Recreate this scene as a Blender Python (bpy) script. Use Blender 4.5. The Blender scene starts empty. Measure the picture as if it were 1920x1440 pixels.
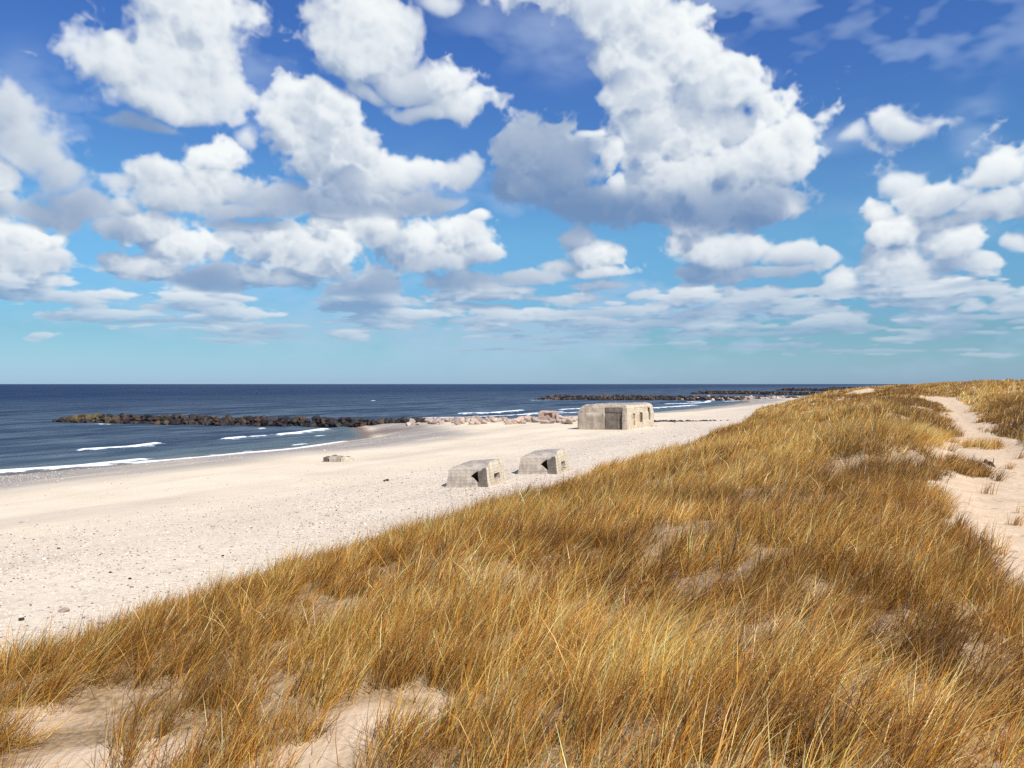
import bpy, bmesh, math, random
import numpy as np
from mathutils import Vector, Matrix, noise as mnoise

random.seed(4)
scene = bpy.context.scene
LINK = scene.collection.objects.link
R = math.radians
CAM_Z = 8.0
FPX = 1500.0                      # focal length in pixels of the 1920 px wide photograph
SUN = Vector((.42, -.51, .75)).normalized()

# ---------------------------------------------------------------- helpers
def tag(o, label=None, cat=None, group=None, kind=None):
    if label: o['label'] = label
    if cat: o['category'] = cat
    if group: o['group'] = group
    if kind: o['kind'] = kind
    return o
def empty(name, loc, rz=0.):
    o = bpy.data.objects.new(name, None); LINK(o); o.location = loc; o.rotation_euler = (0, 0, rz); o.empty_display_size = .3
    return o
def mesh_np(name, verts, faces_flat, loop_starts, mat, smooth=True, colors=None, attrs=None):
    me = bpy.data.meshes.new(name)
    me.vertices.add(len(verts)); me.vertices.foreach_set('co', np.ascontiguousarray(verts, np.float32).ravel())
    me.loops.add(len(faces_flat)); me.loops.foreach_set('vertex_index', np.ascontiguousarray(faces_flat, np.int32))
    me.polygons.add(len(loop_starts)); me.polygons.foreach_set('loop_start', np.ascontiguousarray(loop_starts, np.int32))
    me.polygons.foreach_set('use_smooth', np.full(len(loop_starts), smooth, bool))
    me.update(calc_edges=True)
    if colors is not None:
        a = me.color_attributes.new('tint', 'FLOAT_COLOR', 'POINT')
        c = np.ones((len(verts), 4), np.float32); c[:, :3] = colors; a.data.foreach_set('color', c.ravel())
    for k, v in (attrs or {}).items():
        a = me.attributes.new(k, 'FLOAT', 'POINT'); a.data.foreach_set('value', np.ascontiguousarray(v, np.float32).ravel())
    me.materials.append(mat)
    o = bpy.data.objects.new(name, me); LINK(o)
    return o
def bm_obj(name, bm, mat, parent=None, smooth=False):
    bmesh.ops.recalc_face_normals(bm, faces=bm.faces)
    me = bpy.data.meshes.new(name); bm.to_mesh(me); bm.free()
    for p in me.polygons: p.use_smooth = smooth
    me.materials.append(mat)
    o = bpy.data.objects.new(name, me); LINK(o)
    if parent: o.parent = parent
    return o
def grid_mesh(name, X, Y, Z, mat, attrs=None):
    ny, nx = X.shape
    v = np.stack([X, Y, Z], -1).reshape(-1, 3)
    i = np.arange(nx*ny).reshape(ny, nx)
    q = np.stack([i[:-1, :-1], i[:-1, 1:], i[1:, 1:], i[1:, :-1]], -1).reshape(-1, 4)
    return mesh_np(name, v, q.ravel(), np.arange(len(q))*4, mat, True, None, attrs)

# ---------------------------------------------------------------- lattice noise for the terrain
_TAB = np.random.default_rng(5).random((256, 256)).astype(np.float32)
def vn(x, y, scale, seed=0):
    """smooth value noise in -1..1, feature size = scale metres"""
    x = np.asarray(x, np.float64)/scale + seed*17.31; y = np.asarray(y, np.float64)/scale + seed*9.77
    i, j = np.floor(x).astype(int), np.floor(y).astype(int); f, g = x-i, y-j
    f = f*f*f*(f*(f*6-15)+10); g = g*g*g*(g*(g*6-15)+10)
    a = _TAB[i & 255, j & 255]; b = _TAB[(i+1) & 255, j & 255]; c = _TAB[i & 255, (j+1) & 255]; d = _TAB[(i+1) & 255, (j+1) & 255]
    return 2*((a*(1-f)+b*f)*(1-g)+(c*(1-f)+d*f)*g)-1
def sstep(a, b, x):
    q = np.clip((x-a)/(b-a), 0, 1); return q*q*(3-2*q)

# ---------------------------------------------------------------- the lie of the land
# s runs along the coast, t runs inland from the camera's own line (sea at t < -65)
CX, CY = .45, .893
def st(x, y): return CX*x+CY*y, CY*x-CX*y
def xy(s, t): return CX*s+CY*t, CY*s-CX*t
S_K = [-4000,-50,42,80,95,104,110,116,119,126,140,165,200,300,360,385,388,410,500,640,668,675,700,900,1500,9000]
T_K = [-69,-69,-70,-69.3,-72,-78,-84,-90,-95,-90,-84,-77,-66,-62,-66,-70,-76,-70,-64,-64,-68,-76,-68,-64,-66,-66]
def shore_t(s):
    s = np.asarray(s, float); return np.interp(s, S_K, T_K) + .7*np.sin(s/9.)+.35*np.sin(s/3.7+1)
def toe_t(s):
    return np.interp(s, [-100,0,85,112,135,200,300,475,1000,9000], [-17,-17,-17.4,-19.5,-25.5,-28,-33,-40,-46,-46])
def brow_z(s):
    return np.interp(s, [-60,-20,8,20,40,70,97,140,250,500], [2.6,3.0,3.4,3.95,4.1,4.45,4.7,5.2,5.8,6.0])
PATH_S = [-50,10.5,13.5,20,27,50,72,84,98,112,122,135]
PATH_L = [9,9,1.2,.40,.25,1.6,2.3,2.1,.3,-.3,1.2,2.5]
PATH_R = [9,9,5,3.9,3.8,3.9,4.2,4.4,4.6,4.2,3.2,2.6]
def path_mask(s, t):
    n = .45*vn(s, t, 2.2, 3)+.2*vn(s, t, .8, 4)
    w = .35
    return sstep(-w, w, t-np.interp(s, PATH_S, PATH_L)+n)*sstep(-w, w, np.interp(s, PATH_S, PATH_R)-t+n)*sstep(135, 120, s)
def ground(x, y):
    s, t = st(np.asarray(x, float), np.asarray(y, float))
    d = t-shore_t(s)
    zb = np.interp(d, [-700,-60,-20,-6,0,5,10,20,50,90], [-9,-4,-1.2,-.4,0,.55,1.0,1.25,1.45,1.6])
    zb = zb+.05*vn(s, t, 9, 1)*sstep(4, 12, d)+.03*vn(s, t, 2.5, 2)*sstep(6, 14, d)
    tt = toe_t(s)+.8*vn(s, t*0, 6, 5)
    tb = -12.3+.9*vn(s, t*0, 11, 6)
    g = .0035*np.clip(s, 0, 230)
    zr = brow_z(s)
    w = np.clip((t-tt)/(tb-tt), 0, 1)
    near = w*w*(3-2*w)*.6+.4*w
    fore = np.clip(w/.22, 0, 1); fore = .52*fore*fore*(3-2*fore)+.48*w
    m = sstep(105, 140, s)
    rise = near*(1-m)+fore*m
    top = np.interp(t, [-12.3,-8,-4,-1.2,.2,1.4,3,4.3,6,9,16,45,200,900], [0,4.9,5.55,5.8,5.6,5.3,5.25,5.4,5.95,6.5,6.6,6.1,5.2,4.])
    top = np.where(t < -8, zr+(4.9+g-zr)*np.clip((t-tb)/(-8-tb), 0, 1), top+g)
    z = np.where(t < tb, zb+(zr-zb)*rise, top)
    dune = sstep(.05, .45, w)
    pm = path_mask(s, t)
    h = .36*vn(s, t, 7.5, 7)+.19*vn(s, t, 2.8, 8)+.06*vn(s, t, 1.1, 9)
    far = sstep(55, 130, s)
    h = h*(1-.75*pm)+sstep(112, 135, s)*sstep(330, 240, s)*sstep(-11, -14, t)*(.55*vn(s, t, 6.5, 12)-.1)+far*(.55*vn(s, t, 23, 10)+.38*vn(s, t, 11, 11))*(1-.6*pm)
    z = z+dune*h
    z = z+.75*np.exp(-((s-105)/22)**2-((t-2.5)/4)**2)
    z = z+.75*np.exp(-((s-215)/42)**2-((t-17)/13)**2)+.5*np.exp(-((s-190)/25)**2-((t+2)/6)**2)
    z = z-.55*np.exp(-((s-158)/16)**2-((t+14)/5)**2)-.6*np.exp(-((s-178)/14)**2-((t+20)/4)**2)
    return z
def gz(x, y): return float(ground(np.array([x]), np.array([y]))[0])
def ray_dir(u, v): return np.array([(u-960)/FPX, 1., (720-v)/FPX])
def hit(u, v, dmin=3., dmax=900.):
    """where the sight line of a photo pixel meets the land"""
    d = np.geomspace(dmin, dmax, 4000); k = ray_dir(u, v)
    h = CAM_Z+k[2]*d-ground(k[0]*d, d)
    i = np.argmax(h < 0)
    if h[i] >= 0: i = len(d)-1
    return k[0]*d[i], d[i]
def at_level(u, v, z=0.):
    d = (CAM_Z-z)*FPX/max(v-720., .5); return (u-960)/FPX*d, d

# ---------------------------------------------------------------- materials
def new_mat(name):
    m = bpy.data.materials.new(name); m.use_nodes = True
    nt = m.node_tree; nt.nodes.clear()
    return m, nt
class G:
    """small node-graph writer"""
    def __init__(s, nt): s.nt = nt
    def n(s, kind, **kw):
        nd = s.nt.nodes.new(kind)
        for k, v in kw.items(): setattr(nd, k, v)
        return nd
    def l(s, a, b): s.nt.links.new(a, b)
    def put(s, sock, v):
        if isinstance(v, (int, float)): sock.default_value = v
        elif isinstance(v, (tuple, list)): sock.default_value = tuple(v)+((1.,) if len(v) == 3 and len(sock.default_value) == 4 else ())
        else: s.l(v, sock)
    def math(s, op, a, b=0., c=None, clamp=False):
        nd = s.n('ShaderNodeMath', operation=op, use_clamp=clamp); s.put(nd.inputs[0], a); s.put(nd.inputs[1], b)
        if c is not None: s.put(nd.inputs[2], c)
        return nd.outputs[0]
    def mix(s, f, a, b, blend='MIX'):
        nd = s.n('ShaderNodeMix', data_type='RGBA', blend_type=blend); s.put(nd.inputs[0], f); s.put(nd.inputs[6], a); s.put(nd.inputs[7], b)
        return nd.outputs[2]
    def noise(s, vec, scale, detail=4., rough=.55, out=0, kind='FBM'):
        nd = s.n('ShaderNodeTexNoise'); s.put(nd.inputs['Scale'], scale); s.put(nd.inputs['Detail'], detail); s.put(nd.inputs['Roughness'], rough)
        if vec is not None: s.l(vec, nd.inputs['Vector'])
        return nd.outputs[out]
    def ramp(s, f, stops, interp='LINEAR'):
        nd = s.n('ShaderNodeValToRGB'); cr = nd.color_ramp; cr.interpolation = interp
        while len(cr.elements) < len(stops): cr.elements.new(.5)
        for e, (p, c) in zip(cr.elements, stops): e.position = p; e.color = tuple(c)+(1.,) if len(c) == 3 else c
        s.put(nd.inputs[0], f); return nd.outputs[0]
    def rng(s, v, a, b, c=0., d=1.):
        nd = s.n('ShaderNodeMapRange', clamp=True); s.put(nd.inputs[0], v)
        for i, q in enumerate((a, b, c, d)): s.put(nd.inputs[1+i], q)
        return nd.outputs[0]
    def attr(s, name, out='Fac'): return s.n('ShaderNodeAttribute', attribute_name=name).outputs[out]
    def bump(s, h, strength, dist):
        nd = s.n('ShaderNodeBump'); nd.inputs['Strength'].default_value = strength; nd.inputs['Distance'].default_value = dist
        s.l(h, nd.inputs['Height']); return nd.outputs[0]
    def scaled(s, vec, sc, rot=(0, 0, 0)):
        nd = s.n('ShaderNodeMapping'); s.l(vec, nd.inputs[0]); nd.inputs['Scale'].default_value = sc; nd.inputs['Rotation'].default_value = rot
        return nd.outputs[0]
    def out(s, sh): s.l(sh, s.n('ShaderNodeOutputMaterial').inputs[0])
    def bsdf(s, col, rough=.9, spec=.2, normal=None):
        nd = s.n('ShaderNodeBsdfPrincipled'); s.put(nd.inputs['Base Color'], col); s.put(nd.inputs['Roughness'], rough); s.put(nd.inputs['Specular IOR Level'], spec)
        if normal is not None: s.l(normal, nd.inputs['Normal'])
        return nd.outputs[0]

def mat_ground():
    m, nt = new_mat('sand'); g = G(nt)
    pos = g.n('ShaderNodeNewGeometry').outputs['Position']
    flat = g.scaled(pos, (1, 1, .0))
    along = g.scaled(pos, (1, 1, 0), (0, 0, math.atan2(CX, CY)))      # y now runs along the coast
    streak = g.noise(g.scaled(along, (.16, .02, 1)), 1., 5, .6)
    big = g.noise(flat, .12, 4, .6); fine = g.noise(flat, 9., 5, .7); mid = g.noise(flat, 1.3, 5, .6)
    beach = g.mix(g.rng(big, .35, .68), (.675, .565, .415), (.765, .655, .500))
    beach = g.mix(g.rng(streak, .48, .72, 0, .6), beach, (.45, .37, .30))
    dune = g.mix(g.rng(mid, .3, .7), (.56, .41, .265), (.68, .525, .365))
    col = g.mix(g.attr('dune'), beach, dune)
    litter = g.mix(g.rng(g.noise(flat, 14., 5, .7), .35, .65), (.16, .095, .042), (.44, .31, .165))
    col = g.mix(g.math('MULTIPLY', g.attr('litter'), g.rng(g.noise(flat, 2.6, 5, .65), .32, .55, .35, .92)), col, litter)
    # shingle: speckles of pale and dark stones
    vo = g.n('ShaderNodeTexVoronoi'); vo.inputs['Scale'].default_value = 9.; g.l(flat, vo.inputs['Vector'])
    sp = g.ramp(g.n('ShaderNodeSeparateColor').outputs[0], [(0, (.2, .2, .2))])
    sepc = g.n('ShaderNodeSeparateColor'); g.l(vo.outputs['Color'], sepc.inputs[0])
    stone = g.ramp(sepc.outputs[0], [(0, (.16, .125, .105)), (.13, (.36, .29, .24)), (.4, (.58, .475, .38)), (.8, (.70, .60, .50)), (1, (.80, .73, .64))])
    gm = g.math('MULTIPLY', g.attr('gravel'), g.rng(mid, .3, .62, .15, 1.))
    col = g.mix(g.math('MULTIPLY', gm, .78), col, stone)
    grey = g.math('MULTIPLY', g.attr('strand'), g.rng(g.noise(g.scaled(along, (.35, .05, 1)), 1., 4, .6),   .30, .52, .35, 1.))
    col = g.mix(grey, col, (.315, .285, .255))
    # damp sand by the water
    col = g.mix(g.attr('damp'), col, (.19, .125, .10))
    col = g.mix(g.rng(fine, .3, .75, .12, 0), col, (.30, .22, .15))
    h = g.math('ADD', g.math('MULTIPLY', mid, .6), g.math('MULTIPLY', fine, .25))
    h = g.math('ADD', h, g.math('MULTIPLY', g.math('MULTIPLY', vo.outputs['Distance'], gm), -.5))
    ft = g.n('ShaderNodeTexVoronoi'); ft.inputs['Scale'].default_value = 2.4; g.l(flat, ft.inputs['Vector'])
    h = g.math('ADD', h, g.math('MULTIPLY', g.math('MULTIPLY', g.rng(ft.outputs['Distance'], .05, .30), g.attr('dune')), .55))
    wv = g.n('ShaderNodeTexWave'); wv.inputs['Scale'].default_value = 3.2; wv.inputs['Distortion'].default_value = 5.; wv.inputs['Detail'].default_value = 3.; g.l(flat, wv.inputs['Vector'])
    h = g.math('ADD', h, g.math('MULTIPLY', g.math('MULTIPLY', wv.outputs['Fac'], g.attr('dune')), .035))
    rough = g.math('SUBTRACT', .95, g.math('MULTIPLY', g.attr('damp'), .45))
    g.out(g.bsdf(col, rough, .2, g.bump(h, .6, .17)))
    return m
def mat_sea():
    m, nt = new_mat('sea_water'); g = G(nt)
    pos = g.n('ShaderNodeNewGeometry').outputs['Position']
    al = g.scaled(pos, (1, 1, 0), (0, 0, math.atan2(CX, CY)))
    n1 = g.noise(g.scaled(al, (.30, .09, 1)), 1., 4, .6)
    n2 = g.noise(g.scaled(al, (1.3, .5, 1)), 1., 5, .65)
    patch = g.noise(g.scaled(al, (.012, .005, 1)), 1., 4, .6)
    inl = g.attr('offshore')                            # metres out from the waterline
    chop = g.noise(g.scaled(al, (.06, .016, 1)), 1., 6, .7)
    deep = g.mix(g.rng(patch, .35, .65), (.007, .019, .060), (.016, .040, .092)); deep = g.mix(g.rng(chop, .5, .68, 0, .8), deep, (.034, .066, .115))
    near = g.mix(g.rng(n1, .35, .65), (.048, .080, .122), (.115, .158, .200))
    streak = g.noise(g.scaled(al, (.09, .012, 1)), 1., 5, .65)
    near = g.mix(g.rng(streak, .45, .60, 0, .85), near, (.018, .036, .070))
    lines = g.noise(g.scaled(al, (.30, .022, 1)), 1., 3, .55)
    near = g.mix(g.rng(lines, .54, .64, 0, .7), near, (.014, .028, .056)); near = g.mix(g.rng(lines, .44, .36, 0, .5), near, (.115, .155, .19))
    col = g.mix(g.rng(inl, 20, 420), near, deep)
    col = g.mix(g.rng(inl, 0, 16, .75, 0), col, (.13, .175, .175))
    col = g.mix(g.rng(inl, 0, 2.5, .7, 0), col, (.24, .19, .155))
    h = g.math('ADD', g.math('MULTIPLY', n1, 1.), g.math('MULTIPLY', n2, .35))
    nor = g.bump(h, 1., 1.7)
    base = g.n('ShaderNodeBsdfDiffuse'); g.l(col, base.inputs[0]); g.l(nor, base.inputs['Normal'])
    gl = g.n('ShaderNodeBsdfGlossy'); gl.inputs['Roughness'].default_value = .28; gl.inputs[0].default_value = (.8, .9, 1, 1); g.l(nor, gl.inputs['Normal'])
    fr = g.n('ShaderNodeLayerWeight'); fr.inputs[0].default_value = .18; g.l(nor, fr.inputs['Normal'])
    mx = g.n('ShaderNodeMixShader'); g.l(g.rng(fr.outputs['Fresnel'], 0, 1, .03, .20), mx.inputs[0]); g.l(base.outputs[0], mx.inputs[1]); g.l(gl.outputs[0], mx.inputs[2])
    fm = g.noise(g.scaled(al, (.8, .28, 1)), 1., 6, .72)
    fo = g.rng(g.math('ADD', g.attr('foam'), g.math('MULTIPLY', g.math('SUBTRACT', fm, .5), 2.0)), .42, .66)
    fd = g.bsdf(g.mix(fm, (.74, .80, .84), (.92, .93, .93)), .8, .1)
    m2 = g.n('ShaderNodeMixShader'); g.l(fo, m2.inputs[0]); g.l(mx.outputs[0], m2.inputs[1]); g.l(fd, m2.inputs[2])
    g.out(m2.outputs[0]); return m
def mat_grass():
    m, nt = new_mat('marram_blades'); g = G(nt)
    c = g.attr('tint', 'Color')
    d = g.n('ShaderNodeBsdfDiffuse'); g.l(c, d.inputs[0])
    t = g.n('ShaderNodeBsdfTranslucent'); g.l(c, t.inputs[0])
    gl = g.n('ShaderNodeBsdfGlossy'); gl.inputs['Roughness'].default_value = .42; gl.inputs[0].default_value = (1, .93, .8, 1)
    a = g.n('ShaderNodeMixShader'); a.inputs[0].default_value = .22; g.l(d.outputs[0], a.inputs[1]); g.l(t.outputs[0], a.inputs[2])
    b = g.n('ShaderNodeMixShader'); b.inputs[0].default_value = .05; g.l(a.outputs[0], b.inputs[1]); g.l(gl.outputs[0], b.inputs[2])
    g.out(b.outputs[0]); return m
def mat_rock(name, c1, c2, c3, wet=.0, scale=1.2):
    m, nt = new_mat(name); g = G(nt)
    tc = g.n('ShaderNodeTexCoord').outputs['Object']; rnd = g.n('ShaderNodeObjectInfo').outputs['Random']
    off = g.n('ShaderNodeVectorMath', operation='ADD'); g.l(tc, off.inputs[0])
    cb = g.n('ShaderNodeCombineXYZ'); g.l(g.math('MULTIPLY', rnd, 37.), cb.inputs[0]); g.l(cb.outputs[0], off.inputs[1])
    n = g.noise(off.outputs[0], scale, 6, .65); n2 = g.noise(off.outputs[0], scale*5, 5, .7)
    col = g.mix(g.rng(n, .35, .65), c1, c2); col = g.mix(g.rng(n2, .52, .72, 0, .7), col, c3)
    col = g.mix(.55, col, g.mix(rnd, g.mix(1., col, (.55, .55, .58), 'MULTIPLY'), g.mix(1., col, (1.5, 1.4, 1.3), 'MULTIPLY')))
    g.out(g.bsdf(col, .85-.4*wet, .3, g.bump(g.math('ADD', n, g.math('MULTIPLY', n2, .5)), .7, .12))); return m
def mat_concrete(name, base, dark, stain, board=True, scale=1.):
    m, nt = new_mat(name); g = G(nt)
    tc = g.n('ShaderNodeTexCoord').outputs['Object']
    n = g.noise(tc, .9*scale, 6, .65); n2 = g.noise(tc, 4.5*scale, 6, .7); n3 = g.noise(g.scaled(tc, (2.2, 2.2, .35)), 1.2*scale, 5, .6)
    col = g.mix(g.rng(n, .36, .66), base, dark)
    col = g.mix(g.rng(n2, .5, .72, 0, .6), col, stain)
    col = g.mix(g.rng(n3, .50, .66, 0, .7), col, tuple(.55*q for q in dark))
    col = g.mix(g.rng(g.noise(tc, 1.7*scale, 7, .7), .50, .62, 0, .45), col, tuple(.72*q for q in dark))
    h = g.math('ADD', n2, g.math('MULTIPLY', n, .5))
    if board:                                        # marks of the shuttering boards
        z = g.n('ShaderNodeSeparateXYZ'); g.l(tc, z.inputs[0])
        fr = g.math('FRACT', g.math('MULTIPLY', z.outputs[2], 1/.24))
        line = g.math('LESS_THAN', fr, .09)
        col = g.mix(g.math('MULTIPLY', line, .30), col, tuple(.6*q for q in dark)); h = g.math('SUBTRACT', h, g.math('MULTIPLY', line, .35))
    g.out(g.bsdf(col, .93, .2, g.bump(h, .6, .05))); return m
def mat_plain(name, c, c2, scale=6., rough=.9):
    m, nt = new_mat(name); g = G(nt)
    tc = g.n('ShaderNodeTexCoord').outputs['Object']
    n = g.noise(tc, scale, 5, .65)
    g.out(g.bsdf(g.mix(g.rng(n, .35, .65), c, c2), rough, .2, g.bump(n, .5, .02))); return m
def mat_tint(name, rough=.85):
    m, nt = new_mat(name); g = G(nt); g.out(g.bsdf(g.attr('tint', 'Color'), rough, .25)); return m

M = dict(ground=mat_ground(), sea=mat_sea(), grass=mat_grass(),
    dark_rock=mat_rock('dark_wet_rock', (.014, .012, .014), (.036, .029, .027), (.07, .052, .038), .6),
    brown_rock=mat_rock('brown_rock', (.030, .022, .017), (.095, .062, .038), (.17, .12, .07), .3),
    ochre_rock=mat_rock('weedy_ochre_rock', (.045, .035, .018), (.115, .085, .035), (.19, .15, .065), .3),
    pale_rock=mat_rock('pale_granite', (.48, .395, .325), (.38, .29, .235), (.58, .50, .42), .0),
    pink_rock=mat_rock('pink_granite', (.43, .325, .265), (.32, .23, .19), (.52, .43, .36), .0),
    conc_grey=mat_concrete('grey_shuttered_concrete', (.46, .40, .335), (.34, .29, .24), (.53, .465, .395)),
    conc_cream=mat_concrete('cream_sunlit_concrete', (.66, .58, .44), (.52, .445, .33), (.38, .30, .215)),  # sunlight on the right-hand faces is put into this lighter colour
    conc_dark=mat_concrete('dark_weathered_shade_concrete', (.20, .17, .14), (.13, .108, .09), (.26, .225, .18)),  # shade of recess and turned-away strip put into the colour; also dark slab pieces
    conc_old=mat_concrete('mottled_old_concrete', (.46, .395, .315), (.28, .23, .185), (.56, .49, .40), scale=.8),
    hollow=mat_plain('dark_hollow', (.035, .028, .026), (.07, .055, .045)),  # near-black stands in for the shade inside the openings
    rust=mat_plain('rust_stained_concrete', (.33, .15, .07), (.42, .25, .13)),
    drift=mat_plain('dark_driftwood', (.06, .045, .035), (.14, .10, .075)),
    bone=mat_plain('bleached_wood', (.45, .40, .34), (.30, .26, .21)),
    pebble=mat_tint('pebble_stone'))
# ---------------------------------------------------------------- clouds (direction-space volume, marched once)
AZ0, AZ1, EL0, EL1 = -42.0, 42.0, -1.0, 31.0
DEG = 0.066
def px_dir(u, v):
    x, z = (u-960)/1500.0, (720-v)/1500.0
    az = math.degrees(math.atan(x)); el = math.degrees(math.atan(z/math.hypot(1, x)))
    return az, el
# cumulus puffs: (u, v, ru, rv, density[, share of sunlight where other clouds stand in the way])
PUFFS = [
 # top left
 (350,30,112,95,.8),(355,130,100,72,.8),(220,125,85,48,.75),(275,180,95,44,.75),(330,205,68,26,.7),(145,98,34,14,.35),(300,95,70,60,.75),(410,150,42,46,.55),(250,232,110,18,.4,.35),
 # top centre
 (685,30,95,75,.95),(700,105,108,70,.95),(775,160,105,56,.95),(855,203,76,36,.95),(640,140,52,40,.6),(740,60,70,55,.85),(690,190,70,24,.5,.7),(800,12,60,26,.3),(790,215,90,22,.8,.8),
 # the great cloud
 (1080,-10,150,40,1),(1160,25,125,58,1.1),(1225,85,100,70,1.3),(1325,165,98,64,1.5),(1200,160,95,80,1.2),(1315,250,150,88,1.5),(1410,325,100,60,1.5),
 (1220,260,105,84,1.3),(1375,150,54,52,1.5),(1478,258,28,52,.8),(1440,300,70,62,1.4),(1270,330,140,46,1.4),(1150,110,55,52,.7),(1290,115,70,56,1.4),
 (1045,325,108,82,1.5,.22),(1010,285,64,48,1.2,.38),(1130,380,150,44,1.6,.12),(1290,395,190,46,1.6,.16),(1400,390,100,40,1.5,.25),(1000,355,80,46,1.2,.3),(1480,400,24,20,.7),
 (1138,297,28,34,2.2,1.4),(1158,340,20,24,2.2,1.4),(1095,260,44,13,.8,1.2),
 # middle left
 (600,232,80,52,1.2),(622,295,98,62,1.2),(680,350,84,44,1.1,.8),(545,195,22,26,.5),(770,325,100,30,.7),(865,330,65,32,.7,.8),(565,275,50,44,.9),(830,378,85,22,.6,.4),(640,390,130,16,.9,.3),(470,258,20,26,.3),
 (395,298,80,36,1.6,1.1),(300,322,72,22,1.,1.),(410,352,112,36,1.4,.95),(320,368,100,30,1.1,.8),(460,392,80,20,1.,.5),(235,338,50,20,.5),(520,375,85,26,.8,.35),(480,425,95,12,.8,.22),
 # left edge
 (-10,330,60,46,1.6,1.1),(0,382,42,30,1.2,.8),(60,275,80,56,.45,.7),(110,325,70,42,.45,.7),(20,205,50,44,.5,.7),(150,385,100,26,.6,.35),(70,402,90,20,.7,.35),
 (20,452,85,32,1.6,1.1),(52,492,86,26,1.5,.75),(20,522,115,16,1.5,1.),(100,482,34,18,1.,.8),
 (238,388,36,26,1.,1.1),(275,428,98,30,1.3,.95),(340,460,72,30,1.5,1.1),(255,500,86,17,1.3,.9),(200,422,50,20,.9,.8),
 (565,472,84,40,1.6,1.05),(592,500,68,32,1.5,1.),(470,448,52,18,1.1,.9),(535,525,86,15,1.4,.75),(603,436,30,22,1.6,1.1),(545,438,28,18,1.2,1.),
 (700,425,64,22,1.4,1.),(778,462,74,38,1.5,1.),(880,440,58,46,1.6,1.1),(908,480,64,26,1.4,1.),(835,492,100,18,1.2,.7),(730,450,50,22,1.2,.9),(903,410,30,20,1.5,1.1),
 (1078,448,36,28,1.7,1.15),(1112,478,54,28,1.6,1.1),(1128,508,64,15,1.4,.95),(1000,520,80,20,1.,.6),(1050,500,50,18,.9,.8),(880,527,75,18,1.1,.3),
 (1285,460,46,30,1.2,.95),(1370,476,112,32,1.3,.95),(1490,483,82,32,1.3,.95),(1545,488,40,32,1.2,.9),(1310,517,80,13,1.6,.2),(1440,512,140,13,1.3,.35),(1572,528,34,32,1.2,1.),
 (1635,390,30,38,1.8,1.2),(1662,432,58,36,1.8,1.15),(1655,488,56,38,1.5,.95),(1722,545,110,18,1.6,1.),(1800,462,64,34,1.5,1.),(1838,500,50,22,1.4,1.),(1690,520,60,24,1.5,.9),(1780,502,60,14,1.2,.35),(1750,428,40,20,.9,.8),
 (1700,248,78,28,.65,.95),(1600,262,50,14,.25),(1850,315,76,40,1.3,1.),(1760,362,108,40,1.2,1.),(1860,385,95,34,1.3,.85),(1940,345,60,52,1.2,1.),(1680,332,50,26,.5),(1800,412,110,14,1.,.4),(1900,465,34,22,.8),(1650,558,24,12,.6),
 # low banks
 (150,562,85,11,1.1,.95),(260,590,110,9,1.2,.9),(350,560,60,14,1.2,.95),(440,588,70,12,1.1,.9),(300,576,50,9,1.,.7),(90,560,40,8,.7),(540,610,80,6,.8,.6),(410,527,64,18,.7,.15),(640,600,60,6,.8,.7),(290,603,120,5,1.,.3),
 (690,548,62,36,1.3,.22),(660,577,62,9,1.5,.1),(750,592,28,13,1.4,1.),(690,602,50,7,1.,.6),(920,552,108,11,1.5,.95),(1000,590,110,14,1.4,.9),(880,600,54,10,1.3,.6),(845,578,34,12,1.,.9),(900,572,90,5,1.3,.2),
 (1080,560,64,16,1.1,.8),(1180,580,80,15,1.2,.85),(1120,606,110,7,1.3,.5),(1290,556,64,18,1.2,.85),(1250,606,130,9,1.3,.4),(1420,556,70,20,1.2,.7),(1500,575,80,16,1.2,.8),(1340,590,84,12,1.4,.25),(1390,580,50,10,1.,.9),
 (1540,606,100,11,1.2,.85),(1460,626,110,7,1.2,.4),(1300,630,130,6,1.,.5),(1570,543,34,28,1.2,1.),(1600,600,44,10,1.,.8),(1700,603,40,11,1.1,.95),(1820,578,44,15,1.3,1.),(1890,575,54,18,1.3,.95),(1850,596,110,7,1.,.4),
 (1760,630,70,6,.9,.8),(1660,640,50,5,.9,.8),(1100,632,110,5,.9,.5),(940,618,80,6,1.,.8),(1850,625,70,6,.8,.7),(1450,650,150,4,.7,.4),(1650,660,130,3,.6,.5),(1000,655,70,3,.5,.5),(420,640,50,3,.5,.6),(1840,667,60,3,.6,.8),
 (1920,602,70,8,.7,.6),(780,640,50,3,.5,.6),(500,628,80,4,.7,.6),(860,655,30,3,.6,.5),(1200,645,90,3,.6,.6),
]
# thin veils: (u, v, ru, rv, density)
VEILS = [(1390,15,130,32,.8),(1330,40,120,18,.5),(1540,100,60,20,.4),(1640,95,110,30,.7),(1720,40,170,50,.5),(1770,85,110,30,.6),(1860,30,80,40,.4),(1580,8,120,16,.8),(1500,110,40,12,.3),
 (1830,240,24,50,.4),(1560,260,60,16,.3),(1000,60,110,40,.35),(480,130,50,40,.35),(160,270,160,70,.4),(480,250,60,40,.3),(1070,105,60,30,.35),(60,170,50,40,.35),(400,250,110,24,.3),(250,230,110,24,.35),
 (700,520,340,70,.3),(1400,595,640,55,.9),(1450,640,520,30,.6),(700,590,420,40,.4),(330,590,330,34,.35),(250,420,240,60,.25),(1800,500,180,90,.3),(900,380,300,50,.25)]
_r = random.Random(5)
for _i in range(95):
    _u = _r.uniform(760, 1960) if _i < 70 else _r.uniform(60, 760); _v = _r.uniform(535, 650) if _i < 70 else _r.uniform(550, 640); _f = (665-_v)/115
    PUFFS.append((_u, _v, _r.uniform(22, 62)*(.6+.6*_f), _r.uniform(3.5, 12)*(.35+.9*_f), _r.uniform(.7, 1.2), _r.choice((.95, .85, .75, .45, .35))))
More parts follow.
